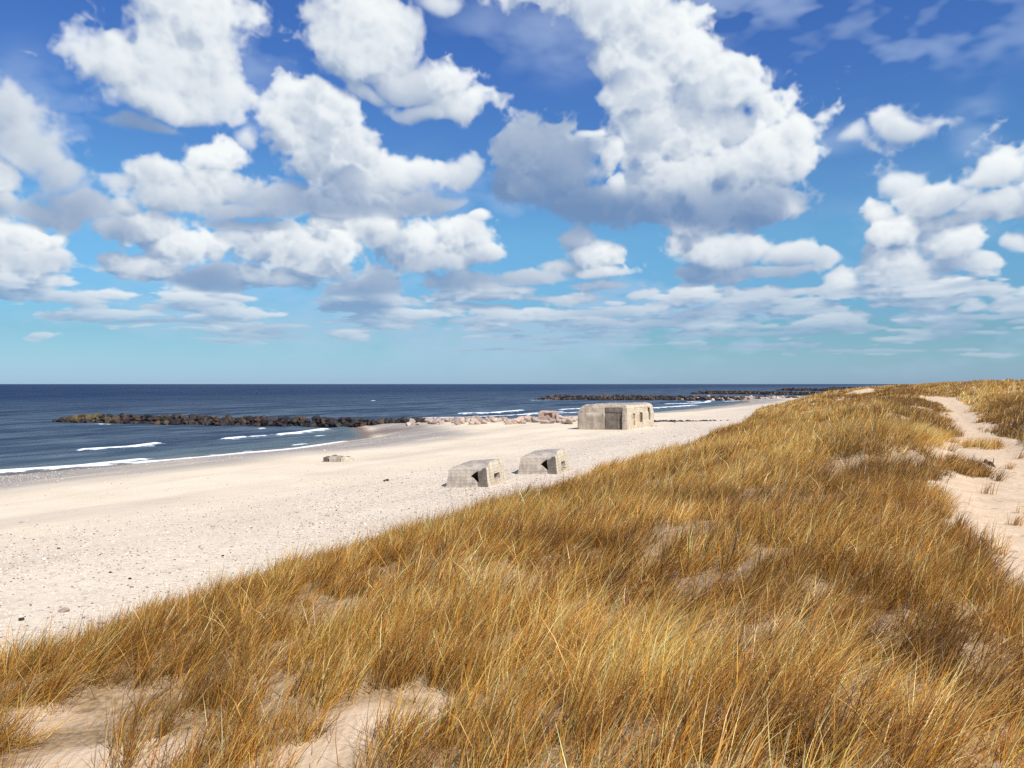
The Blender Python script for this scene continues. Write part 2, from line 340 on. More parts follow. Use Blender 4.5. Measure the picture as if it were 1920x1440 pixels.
def smooth_up(n_out, n_in):
    """matrix that cubically upsamples n_in lattice values to n_out samples"""
    p = np.linspace(1, n_in-3, n_out); i = np.floor(p).astype(int); f = (p-i)[:, None]
    M = np.zeros((n_out, n_in), np.float32)
    w = np.concatenate([(1-f)**3/6, (3*f**3-6*f**2+4)/6, (-3*f**3+3*f**2+3*f+1)/6, f**3/6], 1)
    for k in range(4): M[np.arange(n_out), i+k-1] += w[:, k]
    return M
def volume_noise(shape, cell, rng):
    dims = [max(5, int(s/c)+4) for s, c in zip(shape, cell)]
    G = rng.standard_normal(dims).astype(np.float32)
    for ax in range(3):
        M = smooth_up(shape[ax], dims[ax])
        G = np.moveaxis(np.tensordot(M, G, axes=(1, ax)), 0, ax)
    return G/ G.std()
def cloud_image():
    rng = np.random.default_rng(11)
    nx, ny, nz = int((AZ1-AZ0)/DEG), int((EL1-EL0)/DEG), 40
    dz = 0.17                                        # depth step, degrees
    shape = (nx, ny, nz)
    az = AZ0 + (np.arange(nx)+.5)*DEG; el = EL0 + (np.arange(ny)+.5)*DEG; dp = (np.arange(nz)-nz/2+.5)*dz
    N = np.zeros(shape, np.float32)
    for cell, amp in ((3.0,.55),(1.5,.46),(.75,.32),(.38,.2),(.2,.13)):
        N += amp*volume_noise(shape, (cell*1.15/DEG, cell/DEG, cell/dz), rng)
    NS = np.zeros(shape, np.float32)
    NS += .30*volume_noise(shape, (2.2/DEG, 1.8/DEG, 2.0/dz), rng) + .16*volume_noise(shape, (1./DEG, .9/DEG, 1./dz), rng)
    bill = np.abs(volume_noise(shape, (1.1/DEG, 1.0/DEG, 1.0/dz), rng))      # rounded billows
    bill2 = np.abs(volume_noise(shape, (.5/DEG, .45/DEG, .45/dz), rng))
    bill3 = np.abs(volume_noise(shape, (.26/DEG, .24/DEG, .26/dz), rng))      # finest cauliflower
    N = .26*N - .21*(bill-.8) - .14*(bill2-.8) - .075*(bill3-.8)
    S = np.full(shape, -1.2, np.float32); R = np.zeros(shape, np.float32); B = np.ones((nx, ny), np.float32)*.02; BW = np.ones((nx, ny), np.float32)*.02
    WX = np.zeros((nx, ny), np.float32); WY = np.zeros((nx, ny), np.float32)     # ragged outlines
    for cell, amp in ((3.,.55),(1.4,.32),(.7,.16)):
        WX += amp*volume_noise((nx, ny, 5), (cell/DEG, .8*cell/DEG, 3), rng)[:, :, 2]; WY += amp*volume_noise((nx, ny, 5), (cell/DEG, .8*cell/DEG, 3), rng)[:, :, 2]
    wf = np.clip(el/14, .12, 1)[None, :].astype(np.float32); WX *= .62*wf; WY *= .42*wf
    for (u, v, ru, rv, dens, *sun) in PUFFS:
        a, e = px_dir(u, v); k = math.degrees(1/1500.)
        ra, re = ru*k*math.cos(math.radians(a))**2*1.10, rv*k*(1.16 if v < 530 else 1.10); rd = min(2.0, .8*math.sqrt(ra*re)+.15)
        off = rng.uniform(-.35, .35)
        i0, i1 = np.searchsorted(az, [a-2*ra, a+2*ra]); j0, j1 = np.searchsorted(el, [e-2*re, e+2*re])
        if i1 <= i0 or j1 <= j0: continue
        X = ((az[i0:i1, None]-a+WX[i0:i1, j0:j1])/ra)[:, :, None]; Y = ((el[None, j0:j1]-e+WY[i0:i1, j0:j1])/re)[:, :, None]; Z = ((dp-off)/rd)[None, None, :]
        Y = np.where(Y < 0, Y*1.12, Y)
        q = 1-np.sqrt(X*X+Y*Y+Z*Z)
        w = np.exp(-1.9*(X*X+Y*Y))[:, :, 0]; B[i0:i1, j0:j1] += w*(sun[0] if sun else 1.)*(.66+.42*np.clip(.55+.55*Y[:, :, 0]+.22*X[:, :, 0], 0, 1)); BW[i0:i1, j0:j1] += w
        sub = S[i0:i1, j0:j1]; m = q > sub
        R[i0:i1, j0:j1] = np.where(m, dens, R[i0:i1, j0:j1]); np.maximum(sub, q, out=sub)
    nl = int(np.searchsorted(el, 8.))
    NL = np.zeros((nx, nl, nz), np.float32)
    for cell, amp in ((1.6,.5),(.8,.45),(.4,.35),(.2,.2)):
        NL += amp*volume_noise((nx, nl, nz), (cell*1.3/DEG, cell*.34/DEG, cell/dz), rng)
    fade = np.clip((8-el[:nl])/4, 0, 1)[None, :, None].astype(np.float32)
    N[:, :nl] = N[:, :nl]*(1-.7*fade) + .62*fade*NL
    del NL
    lowf = np.clip((el-2)/9, .35, 1)[None, :, None].astype(np.float32)
    N = np.where((N < 0) & (S > .15), N*np.clip(1.25-1.9*S, .1, 1), N)
    D = np.clip((S + N - .10)/(.70), 0, 1); D = D**1.25
    D *= R*4.4/ (.45+.55*lowf)
    del N, bill, bill2, bill3
    Ds = np.clip((S + .45*NS + .05)/1.0, 0, 1)**1.3*R*4.4
    # light reaching every voxel: sun from the right, above and behind the viewer
    L = np.array([.42, .75, -.51])
    tau = np.zeros(shape, np.float32); prev = 0.
    for st in (.3,.6,.9,1.3,1.8,2.4,3.1,3.9):
        w = st-prev; prev = st
        sh = [int(round(L[0]*st/DEG)), int(round(L[1]*st/DEG)), int(round(L[2]*st/dz))]
        src = D[sh[0]:, sh[1]:, :nz+sh[2]] if sh[2] else D[sh[0]:, sh[1]:]
        src2 = Ds[sh[0]:, sh[1]:, :nz+sh[2]] if sh[2] else Ds[sh[0]:, sh[1]:]
        tau[:nx-sh[0], :ny-sh[1], -sh[2]:] += w*(.45*src+.55*src2)
    lit = .40*np.exp(-.42*tau)+.60*np.exp(-.13*tau)
    T = np.ones((nx, ny), np.float32); C = np.zeros((nx, ny), np.float32)
    for k in range(nz):
        a = 1-np.exp(-D[:, :, k]*dz*1.25)
        C += T*a*lit[:, :, k]; T *= 1-a
    A = 1-T; lit2 = np.where(A > 1e-3, C/np.maximum(A, 1e-3), .8)*B/BW
    hz = np.clip((el-1.2)/6, 0, 1)[None, :]; A = A*(.5+.5*hz); lit2 = lit2*(.72+.28*hz)    # the far banks stand in thicker air
    # veils
    V = np.zeros((nx, ny), np.float32); shape2 = (nx, ny, 5)
    W = np.zeros((nx, ny), np.float32)
    for cell, amp in ((4,.5),(2,.5),(1,.4),(.5,.25),(.25,.14)):
        W += amp*volume_noise(shape2, (cell*1.7/DEG, cell*.8/DEG, 2), rng)[:, :, 2]
    for (u, v, ru, rv, dens) in VEILS:
        a, e = px_dir(u, v); k = math.degrees(1/1500.)
        q = ((az-a)/(ru*k*1.3))[:, None]**2 + ((el-e)/(rv*k*1.3))[None, :]**2
        V = np.maximum(V, dens*np.exp(-q*1.2))
    V = .5*(1-np.exp(-np.clip(V*(.45+.95*W), 0, None)/.45))
    return lit2.T.copy(), A.T.copy(), V.T.copy()
# ---------------------------------------------------------------- the ground: beach, foredune and dune in one sheet
def seg(*pts):
    out = []
    for a, b, st_ in pts: out.append(np.arange(a, b, st_))
    return np.concatenate(out)
def build_ground():
    S = np.concatenate([-np.geomspace(6000, 45, 16), seg((-40, 0, 2.), (0, 32, .2), (32, 62, .4), (62, 140, .8), (140, 400, 1.8)), np.geomspace(400, 9000, 60)])
    T = np.concatenate([-np.geomspace(700, 142, 8), seg((-140, -96, 3.), (-96, -18, .7), (-18, 6, .2), (6, 24, .5)), np.geomspace(24, 6000, 48)])
    tt, ss = np.meshgrid(T, S)
    X, Y = xy(ss, tt); Z = ground(X, Y)
    d = tt-shore_t(ss); w = tt-toe_t(ss)
    dune = sstep(-1.5, 1.5, w)
    wob = 2.2*vn(ss, tt, 14, 31)
    damp = sstep(3.2, .6, d+.5*wob*.4)
    damp = np.maximum(damp, .9*np.exp(-((ss-104)/6)**2-((tt+76)/7)**2))
    damp = np.maximum(damp, .62*sstep(7., 2., d)*sstep(150, 200, ss))
    gravel = sstep(-36, -24, tt+.8*wob+.06*ss)*sstep(2, -1.5, w)*(.55+.45*sstep(25, 60, ss)) + .55*sstep(4, 7, d)*sstep(20, 13, d)
    litter = sstep(.35, .9, grass_density(X, Y, bare_list(), True))*sstep(2, 6, w)
    strand = sstep(2.2, 4.5, d)*sstep(21, 12, d+wob)
    o = grid_mesh('ground', X, Y, Z, M['ground'], dict(dune=dune, damp=np.clip(damp, 0, 1), gravel=np.clip(gravel, 0, 1), strand=strand, litter=litter))
    tag(o, 'pale sandy beach rising into sand dunes', 'ground', kind='structure')
# breaking waves, as lines on the water surface: (points in the photo, width in metres, height)
FOAM = [
 ([(-60,893),(0,887),(60,883),(150,877),(262,865)], 1.7, .30), ([(262,869),(380,859),(470,850),(560,842),(650,829)], 1.6, .16), ([(-60,897),(60,891),(150,884)], .6, .05),
 ([(158,846),(240,841),(292,834)], 1.25, .35), ([(424,825),(456,822)], 1.15, .35), ([(470,821),(498,819)], .8, .30),
 ([(528,817),(560,814),(606,807)], 1.7, .40), ([(594,818),(606,817)], .5, .1), ([(550,836),(572,833)], .45, .1),
 ([(868,777),(920,776),(976,771)], 2.1, .45), ([(800,784),(870,783),(940,780),(1010,777),(1100,773)], 1.2, .2), ([(988,777),(1030,774),(1052,773)], 1.5, .3), ([(1058,769),(1100,767)], 2.4, .4),
 ([(1200,768),(1260,764),(1300,761)], 2.2, .4), ([(1250,758),(1300,757),(1325,755),(1330,752)], 2.0, .3), ([(1290,754),(1310,753)], 2., .2),
 ([(1360,753),(1385,752)], 1.8, .2), ([(995,750.5),(1012,750.5)], 1.5, .1), ([(1022,750),(1040,750)], 1.2, .1),
 ([(1440,746.5),(1490,745.5),(1530,744.5)], 3.2, .3), ([(1450,741.5),(1470,741)], 2.5, .2), ([(98,793),(130,791)], .7, .1), ([(180,795),(210,796)], .5, .1),
 ([(934,745),(944,744.6)], 1.6, .3), ([(697,752),(702,751.8)], 1.1, .3), ([(486,804.5),(494,804)], .7, .2),
]
def build_sea():
    S = np.concatenate([-np.geomspace(60000, 40, 26), seg((-30, 32, 4.), (32, 240, .45), (240, 420, 1.5)), np.geomspace(422, 90000, 60)])
    T = np.concatenate([-np.geomspace(90000, 232, 52), seg((-230, -136, 1.2), (-136, -58, .42)), np.array([-57., -50.])])
    tt, ss = np.meshgrid(T, S); X, Y = xy(ss, tt)
    off = -(tt-shore_t(ss))
    loc = sstep(420, 250, np.abs(tt))*sstep(600, 300, np.abs(ss))
    ph = off+.35*(ss-60)*.12+1.6*vn(ss, tt, 26, 40)
    swell = .5+.5*np.sin(ph/2.05+.8*np.sin(ss/23.)); swell = swell**2.2
    amp = (.24+.18*sstep(60, 15, off))*(.45+.55*(.5+.5*vn(ss, tt, 19, 41)))
    Z = loc*(amp*(swell-.35)*sstep(-1, 4, off)+.05*vn(ss, tt, 2.6, 42)*sstep(0, 4, off))
    foam = np.zeros_like(Z)
    for pts, wid, hgt in FOAM:
        P = np.array([at_level(u, v) for u, v in pts]); near = (X > P[:, 0].min()-8) & (X < P[:, 0].max()+8) & (Y > P[:, 1].min()-8) & (Y < P[:, 1].max()+8)
        if not near.any(): continue
        x, y = X[near], Y[near]; best = np.full(x.shape, 99.); tot = 0
        for a, b in zip(P[:-1], P[1:]):
            ab = b-a; k = np.clip(((x-a[0])*ab[0]+(y-a[1])*ab[1])/(ab@ab), 0, 1)
            best = np.minimum(best, np.hypot(x-a[0]-k*ab[0], y-a[1]-k*ab[1]))
        e = np.exp(-(best/(wid*.85))**1.25); foam[near] = np.maximum(foam[near], e)
        Z[near] = np.maximum(Z[near], hgt*np.exp(-(best/(wid*.9))**2))
    o = grid_mesh('sea', X, Y, Z, M['sea'], dict(offshore=off, foam=foam))
    tag(o, 'dark blue sea with white breaking waves', 'sea', kind='structure')

# ---------------------------------------------------------------- marram grass
SANDY = [  # bare spots among the grass: photo pixel (u, v), radii in pixels, how bare
 (660,1362,120,28,.9),(820,1320,55,18,.7),(300,1412,110,22,.72),(45,1350,60,28,.85),(560,1435,110,18,.72),(1100,1440,70,10,.8),(280,1165,70,13,1),(400,1146,34,11,1),(120,1445,130,24,.7),
 (330,1560,420,60,.72),(700,1530,130,36,.6),(60,1480,120,40,.6),
 (700,1195,34,34,.6),(600,1230,30,20,.4),(1160,1003,34,10,.9),(1640,985,70,13,.8),(1320,1160,18,14,.7),(1250,1150,25,10,.4),(1645,855,36,9,.3),(1590,868,34,22,.35),(1660,790,20,5,.9),
 (1535,771,40,5,1),(1625,738,24,3,1),(1440,786,14,3,.5),(1670,1080,50,12,.7),(1590,1150,34,24,.6),(1730,775,24,6,.7),(1825,726,8,2.5,1),(1795,722.6,14,2,.9),(1885,741,30,3,.6),(1905,724,16,2,.8),(1700,748,16,3,.7),(1580,752,18,4,.8),(1800,880,40,22,.7),(980,1000,30,10,.5),(150,1230,60,16,.6),(480,1290,50,14,.6),
 (1300,1010,40,10,.45),(205,1205,60,12,.7),(1350,800,30,6,.4),(1870,1180,40,20,.6),(1770,1120,40,14,.6),(1450,1170,50,16,.4)]
TONES = [  # darker (-) and brighter (+) stretches of the sward
 (1680,900,130,46,-.9),(1560,880,70,40,-.6),(1860,1100,110,60,-.6),(1750,1250,130,90,-.75),(1260,1110,60,26,-.5),(1480,1440,120,40,-.4),(1825,888,60,20,-.55),(1720,765,50,16,-.9),(1600,1120,90,30,-.6),
 (1890,775,60,16,-1),(1900,815,40,12,-.9),(1350,960,120,40,-.35),(1500,960,90,30,-.5),(1680,738,60,5,-.9),(300,1240,130,30,-.25),(1400,1250,60,40,-.4),(1760,1010,60,30,-.7),(1580,750,40,6,-.8),(1120,1400,90,30,-.4),
 (1050,1250,200,110,.6),(1600,832,160,24,.6),(1750,825,80,22,.9),(700,1250,110,50,.35),(1250,1290,170,70,.6),(950,1080,160,40,.35),(1380,860,150,30,.3),(1870,740,60,6,.5),(1800,760,60,10,.3),(1450,1000,80,20,.3),(1650,1330,120,60,.35),(850,1150,100,50,.4),(150,1330,110,30,.3)]
GRASSY = [(1832,838,38,5,.8),(1800,880,52,12,1),(1500,1385,280,85,1),(1780,1380,160,90,.9),(1180,1350,170,60,.9)]      # tongues of grass in the path, and full sward low on the right
def spot_list(src):
    out = []
    for u, v, ru, rv, k in src:
        if v-rv*.9 < 722: continue
        x, y = hit(u, v, 2.5); D = y
        z = CAM_Z-gz(x, y); rx = ru/FPX*D; ry = max(.35, rv/FPX*D*D/max(z, .8))
        out.append((x, y, rx, ry, k))
    return out
_SPOTS = {}
def bare_list():
    if 'b' not in _SPOTS: _SPOTS['b'] = spot_list([(u, v, ru*(.8 if 780 < v < 1260 else 1), rv, k*(.48 if 780 < v < 1260 else 1)) for u, v, ru, rv, k in SANDY])
    return _SPOTS['b']
def ell(x, y, sp):
    bx, by, rx, ry, k = sp; l = math.hypot(bx, by); ex, ey = bx/l, by/l
    a = ((x-bx)*ey-(y-by)*ex)/rx; b = ((x-bx)*ex+(y-by)*ey)/ry
    return a*a+b*b
def tone_at(x, y):
    if 't' not in _SPOTS: _SPOTS['t'] = spot_list(TONES)
    s, t = st(x, y)
    T = -.10+.36*vn(s, t, 3.6, 80)+.34*vn(s, t, 1.3, 81)+.24*vn(s, t, 9, 82)
    for sp in _SPOTS['t']: T = T+sp[4]*np.exp(-1.1*ell(x, y, sp)**1.3)
    return np.clip(T, -1.15, 1.15)
def grass_density(x, y, bare, coarse=False):
    s, t = st(x, y)
    w = t-toe_t(s)
    g = sstep(.6, 2.2, w+.7*vn(s, t, 1.7, 50))*(1-path_mask(s, t))
    n = .6*vn(s, t, 1.5, 51)+.4*vn(s, t, .55, 52)+.25*vn(s, t, 5, 53)
    if not coarse: g = g*sstep(-.54, -.04, n+.05)
    for sp in bare:
        q = np.sqrt(ell(x, y, sp))+.35*n
        g = g*(1-sp[4]*sstep(1.15, .7, q))
    if 'g' not in _SPOTS: _SPOTS['g'] = spot_list(GRASSY)
    for sp in _SPOTS['g']: g = np.maximum(g, .85*sp[4]*sstep(1.1, .7, np.sqrt(ell(x, y, sp))+.3*n))
    return g*np.where((s > 108) & (t < -14), sstep(-.25, .15, vn(s, t, 6, 54)+.15), 1)
PAL = np.array([(.79,.43,.082),(.66,.30,.045),(.94,.70,.29),(.38,.145,.036),(.27,.22,.045),(.13,.060,.024)])   # gold, amber, straw, russet, olive, brown
WIND = .0
def blades(cx, cy, n_per, rng, width, length, segs, spread=.13, tone=None, loose=.08):
    """tussocks of leaf blades: verts, quads and colours. Every tussock grows n_per blades."""
    nr = len(cx); N = nr*n_per
    rid = np.repeat(np.arange(nr), n_per)
    s, t = st(cx, cy)
    T = tone_at(cx, cy) if tone is None else np.full(nr, tone)
    size = (.70+.5*rng.random(nr))*(1+.18*vn(s, t, 3.2, 60))*(1+.10*T)
    path_near = path_mask(s, t-.9)+path_mask(s, t+.9); size = size*(1-.28*np.clip(path_near, 0, 1))
    size = size*(1-.35*sstep(55, 70, s)*sstep(100, 92, s)*sstep(-4, -1, t)*sstep(5, 3, t))
    head = WIND+.38*vn(s, t, 5, 61)+rng.normal(0, .18, nr)           # heading of the lean, about +x: the wind comes off the sea
    lean = .43+.20*vn(s, t, 2.6, 62)+.12*rng.normal(0, 1, nr)
    rr = spread*np.abs(rng.normal(0, 1, N)); ra = rng.uniform(0, 6.283, N)
    ox, oy = rr*np.cos(ra), rr*np.sin(ra)
    bx, by = cx[rid]+ox, cy[rid]+oy
    bz = ground(bx, by)-.03
    L = length*size[rid]*np.clip(rng.normal(1, .27, N), .3, 1.65)
    wdir = head[rid]+rng.normal(0, .34, N)
    wild = rng.random(N) < loose; wdir = np.where(wild, rng.uniform(-math.pi, math.pi, N), wdir)
    th = np.clip(rng.normal(0, .17, N)+lean[rid], -.25, 1.15); cu = np.clip(rng.normal(.45, .32, N), -.1, 1.7)
    th = th*(.55+.45*(~wild))
    dx, dy = np.cos(wdir), np.sin(wdir)
    face = rng.uniform(0, math.pi, N); fx, fy = np.cos(face), np.sin(face)
    k = segs+1; P = np.zeros((N, k, 3)); P[:, 0] = np.stack([bx, by, bz], -1)
    # the outer blades of a tussock splay away from its middle
    splay = np.clip(rr/spread, 0, 2)*.10
    for i in range(1, k):
        a = th+cu*((i-.5)/segs)**1.3; st_ = L/segs
        hx = np.sin(a)*dx+splay*np.cos(ra); hy = np.sin(a)*dy+splay*np.sin(ra)
        P[:, i, 0] = P[:, i-1, 0]+st_*hx; P[:, i, 1] = P[:, i-1, 1]+st_*hy; P[:, i, 2] = P[:, i-1, 2]+st_*np.cos(a)
    prof = np.array([1., .95, .66, .12]) if segs == 3 else np.array([1., .8, .14])
    W = width*(.55+.9*rng.random(N))
    V = np.zeros((N, k, 2, 3)); off = (W[:, None]*prof[None, :]/2)
    for j, sg in ((0, -1), (1, 1)):
        V[:, :, j, 0] = P[:, :, 0]+sg*off*fx[:, None]; V[:, :, j, 1] = P[:, :, 1]+sg*off*fy[:, None]; V[:, :, j, 2] = P[:, :, 2]
    base = (np.arange(N)*k*2)[:, None]
    q = np.concatenate([base+np.array([[2*i, 2*i+1, 2*i+3, 2*i+2]]) for i in range(segs)], 1).reshape(-1, 4)
    # colours: stretches of gold, russet and green, then every tussock and every blade its own
    Tt = T+rng.normal(0, .25, nr); gr = vn(s, t, 6, 65)+.6*vn(s, t, 1.9, 66)+rng.normal(0, .3, nr)
    pr = np.stack([.95+.45*Tt, .85-.1*Tt, .62+.75*Tt, .50-.50*Tt, .34+.36*gr, .22-.55*Tt], -1)
    pr = np.clip(pr, .03, None); cum = np.cumsum(pr/pr.sum(1, keepdims=True), 1)
    pick = (rng.random(N)[:, None] > cum[rid]).sum(1).clip(0, 5)
    c = PAL[pick]*rng.uniform(.62, 1.36, N)[:, None]*np.clip(.98+.40*Tt, .34, 1.5)[rid][:, None]
    col = np.repeat(c[:, None, :], k, 1)
    grn = np.array((.20, .17, .05)); gb = (.35+.3*rng.random(N))[:, None]
    col[:, 0] = col[:, 0]*(1-gb)+grn*gb; col[:, 1] = col[:, 1]*(1-.35*gb)+grn*.35*gb
    col = np.clip(np.repeat(col[:, :, None, :], 2, 2), .01, .9)
    return V.reshape(-1, 3), q, col.reshape(-1, 3)
def build_grass():
    rng = np.random.default_rng(21); bare = bare_list()
    VV, QQ, CC = [], [], []; base = 0
    zones = [  # distance from, to; tussocks per square metre; blades each; blade width, length, segments, tussock radius
        (2.0, 9, 19, 58, .0062, .46, 3, .095), (9, 18, 14.5, 52, .0090, .49, 3, .11), (18, 36, 9.5, 42, .015, .56, 2, .15), (36, 75, 5.2, 30, .031, .56, 2, .21), (75, 160, 2.6, 20, .062, .52, 2, .33), (160, 420, .8, 16, .16, .62, 2, .6), (420, 1100, .08, 16, .5, .9, 2, 1.6)]
    for d0, d1, dens, nb, wd, ln, sg, sp in zones:
        xw = .82*d1+2
        nroot = int(dens*(d1-d0)*2*xw); x = rng.uniform(-xw, xw, nroot); y = rng.uniform(d0, d1, nroot)
        s, t = st(x, y)
        k = (np.abs(x) < .80*y+1.5) & (t > toe_t(s)-1) & (t < 70)
        x, y = x[k], y[k]
        keep = rng.random(len(x)) < grass_density(x, y, bare)
        x, y = x[keep], y[keep]
        v, q, c = blades(x, y, nb, rng, wd, ln, sg, sp)
        VV.append(v); QQ.append(q+base); CC.append(c); base += len(v)
        # fallen and single stems between the tussocks
        m = int(len(x)*.55); i = rng.integers(0, len(x), m); r = rng.normal(0, .4, (2, m)); x2, y2 = x[i]+r[0], y[i]+r[1]
        kk = grass_density(x2, y2, bare, True) > .25; x2, y2 = x2[kk], y2[kk]
        v, q, c = blades(x2, y2, max(4, nb//8), rng, wd, ln*.8, sg, sp*1.6, loose=.5)
        VV.append(v); QQ.append(q+base); CC.append(c); base += len(v)
    # lone sprigs on the bare sand
    x = rng.uniform(-9, 12, 3000); y = rng.uniform(3, 40, 3000); s, t = st(x, y)
    k = (grass_density(x, y, bare) < .3) & (t > toe_t(s)-2.5) & (rng.random(3000) < .62*(1-.85*path_mask(s, t)))
    v, q, c = blades(x[k], y[k], 13, rng, .0065, .40, 3, .08); VV.append(v); QQ.append(q+base); CC.append(c)
    v, q, c = np.concatenate(VV), np.concatenate(QQ), np.concatenate(CC)
    print('grass quads', len(q))
    o = mesh_np('dune_grass', v, q.ravel(), np.arange(len(q))*4, M['grass'], True, c)
    tag(o, 'golden wind-bent marram grass covering the dunes', 'grass', kind='stuff')
    # tufts that stand alone on the sandy path, each a thing
    for i, (u, v_, n, h, lab) in enumerate([
        (1868,902,70,.55,'dark leaning grass tuft on the sand below the path ledge'),
        (1893,880,55,.40,'low green grass tuft standing right of the dark driftwood on the path'),
        (1912,860,50,.38,'small grass tuft at the right edge of the sandy path'),
        (1872,842,40,.42,'thin wispy grass tuft alone in the middle of the sandy path'),
        (1850,926,40,.42,'sparse grass tuft on the sand slope left of the path'),
        (1902,985,60,.5,'tall thin grass tuft lowest on the path sand'),
        (1836,806,34,.40,'small pale grass tuft on the path near the grass strip')]):
        x, y = hit(u, v_); z = gz(x, y)
        r2 = np.random.default_rng(80+i)
        v, q, c = blades(np.array([x]), np.array([y]), n, r2, .010, h, 3, .12, tone=-.3)
        v = v-np.array([x, y, z])
        o = mesh_np('grass_tuft', v, q.ravel(), np.arange(len(q))*4, M['grass'], True, c); o.location = (x, y, z)
        tag(o, lab, 'grass tuft', 'grass tufts on the sandy path')

# ---------------------------------------------------------------- stones
def rock_mesh(seed, sub=3, cuts=9, flat=1.):
    r = random.Random(seed); bm = bmesh.new(); bmesh.ops.create_icosphere(bm, subdivisions=sub, radius=.62)
    for _ in range(cuts):
        n = Vector((r.gauss(0, 1), r.gauss(0, 1), r.gauss(0, 1))).normalized(); h = r.uniform(.30, .48)
        for v in bm.verts:
            e = v.co.dot(n)-h
            if e > 0: v.co -= n*e
    for v in bm.verts:
        v.co += v.co.normalized()*(.045*mnoise.noise(v.co*3.1+Vector((seed*3.7, 0, 0)))+.018*mnoise.noise(v.co*9+Vector((0, seed, 0))))
        v.co.z *= flat
    return bm
ROCKS = []
def rock_data():
    for i in range(12):
        bm = rock_mesh(i+3); me = bpy.data.meshes.new('boulder'); bm.to_mesh(me); bm.free()
        for p in me.polygons: p.use_smooth = True
        me.set_sharp_from_angle(angle=R(34))
        ROCKS.append(me)
rock_cache = {}
def place_rock(name, kind, x, y, z, size, label, group, cat='boulder', rnd=random, squash=.85):
    i = rnd.randrange(12)
    if (i, kind) not in rock_cache:
        me = ROCKS[i].copy(); me.materials.append(M[kind]); rock_cache[(i, kind)] = me
    o = bpy.data.objects.new(name, rock_cache[(i, kind)]); LINK(o)
    o.location = (x, y, z); o.rotation_euler = (rnd.uniform(-.5, .5), rnd.uniform(-.5, .5), rnd.uniform(0, 6.28))
    o.scale = (size*rnd.uniform(.85, 1.25), size*rnd.uniform(.85, 1.2), size*squash*rnd.uniform(.8, 1.15))
    return tag(o, label, cat, group)
def groyne_axis(s0, t): return xy(s0+.9*math.sin(t/17.)+.02*(t+100), t)
def build_nearest_breakwater():
    rnd = random.Random(9); g = 'boulders of the nearest breakwater'
    a, b = np.array(at_level(118, 791)), np.array(at_level(800, 799, .4))
    length = np.linalg.norm(b-a); ax = (b-a)/length; nr = np.array([ax[1], -ax[0]])
    if nr[1] > 0: nr = -nr                                   # nr points to the viewer's side
    # (sideways offset towards the viewer, height of the row, spacing, size, where it starts)
    rows = [(2.0, .22, 1.22, 1.34, 0.), (1.1, .72, 1.20, 1.32, 2.0), (.2, 1.22, 1.22, 1.30, 5.)]
    n = 0
    for ri, (off, h, sp, size, s0) in enumerate(rows):
        q = s0
        while q < length:
            f = q/length
            p = a+ax*q+nr*(off+rnd.uniform(-.35, .35))
            low = .45 if q < 7 else 1.
            z = h*(.55+.45*min(1, q/8))*(1.0-.10*f)+rnd.uniform(-.16, .2)+(0.25 if ri == 2 and rnd.random() < .15 else 0)
            sz = size*rnd.uniform(.70, 1.28)
            if f < .13 and ri > 0: kind, lab, gg = 'ochre_rock', 'ochre weed-tinted boulder at the seaward tip of the nearest breakwater', g+', ochre ones at the tip'
            elif rnd.random() < (.34 if f < .6 else .14): kind, lab, gg = 'brown_rock', 'brown boulder among the black ones of the nearest breakwater', g+', brown ones'
            elif ri == 0 and f < .70: kind, lab, gg = 'dark_rock', 'black wet boulder at the waterline of the nearest breakwater', g+', at the waterline'
            elif ri == 0: kind, lab, gg = 'dark_rock', 'black boulder at the sandy foot of the nearest breakwater', g+', at the sandy foot'
            elif ri >= 2: kind, lab, gg = 'dark_rock', 'black boulder along the crest of the nearest breakwater', g+', along the crest'
            else: kind, lab, gg = 'dark_rock', 'black boulder halfway up the side of the nearest breakwater', g+', in the middle course'
            gx, gy = float(p[0]), float(p[1])
            place_rock('boulder', kind, gx, gy, max(z, gz(gx, gy)+.2), sz, lab, gg, rnd=rnd); n += 1
            q += sp*rnd.uniform(.85, 1.2)
    # the pale landward run, half sunk in sand
    for (u0, u1, cnt, v0, v1, s_lo, s_hi) in [(765, 860, 34, 787, 799, .8, 1.5), (850, 1000, 42, 786, 800, .8, 1.9), (985, 1082, 24, 787, 800, .8, 1.7)]:
        for k in range(cnt):
            u = u0+(u1-u0)*(k+rnd.random())/cnt; v = rnd.uniform(v0, v1)
            x, y = at_level(u, v, 1.0); y = min(y, 146); x = (u-960)/FPX*y
            sz = rnd.uniform(s_lo, s_hi)
            pink = rnd.random() < (.15 if u < 870 else .28)
            zone = 'beside the black boulders' if u0 < 800 else ('half buried in sand left of the big bunker' if u0 < 900 else 'at the foot of the ruined concrete stump')
            place_rock('boulder', 'pink_rock' if pink else 'pale_rock', x, y, gz(x, y)+sz*rnd.uniform(.08, .28), sz, ('pinkish' if pink else 'pale sand-coloured')+' boulder '+zone, ('pinkish' if pink else 'pale')+' boulders '+zone, rnd=rnd, squash=.75); n += 1
    print('boulders', n)
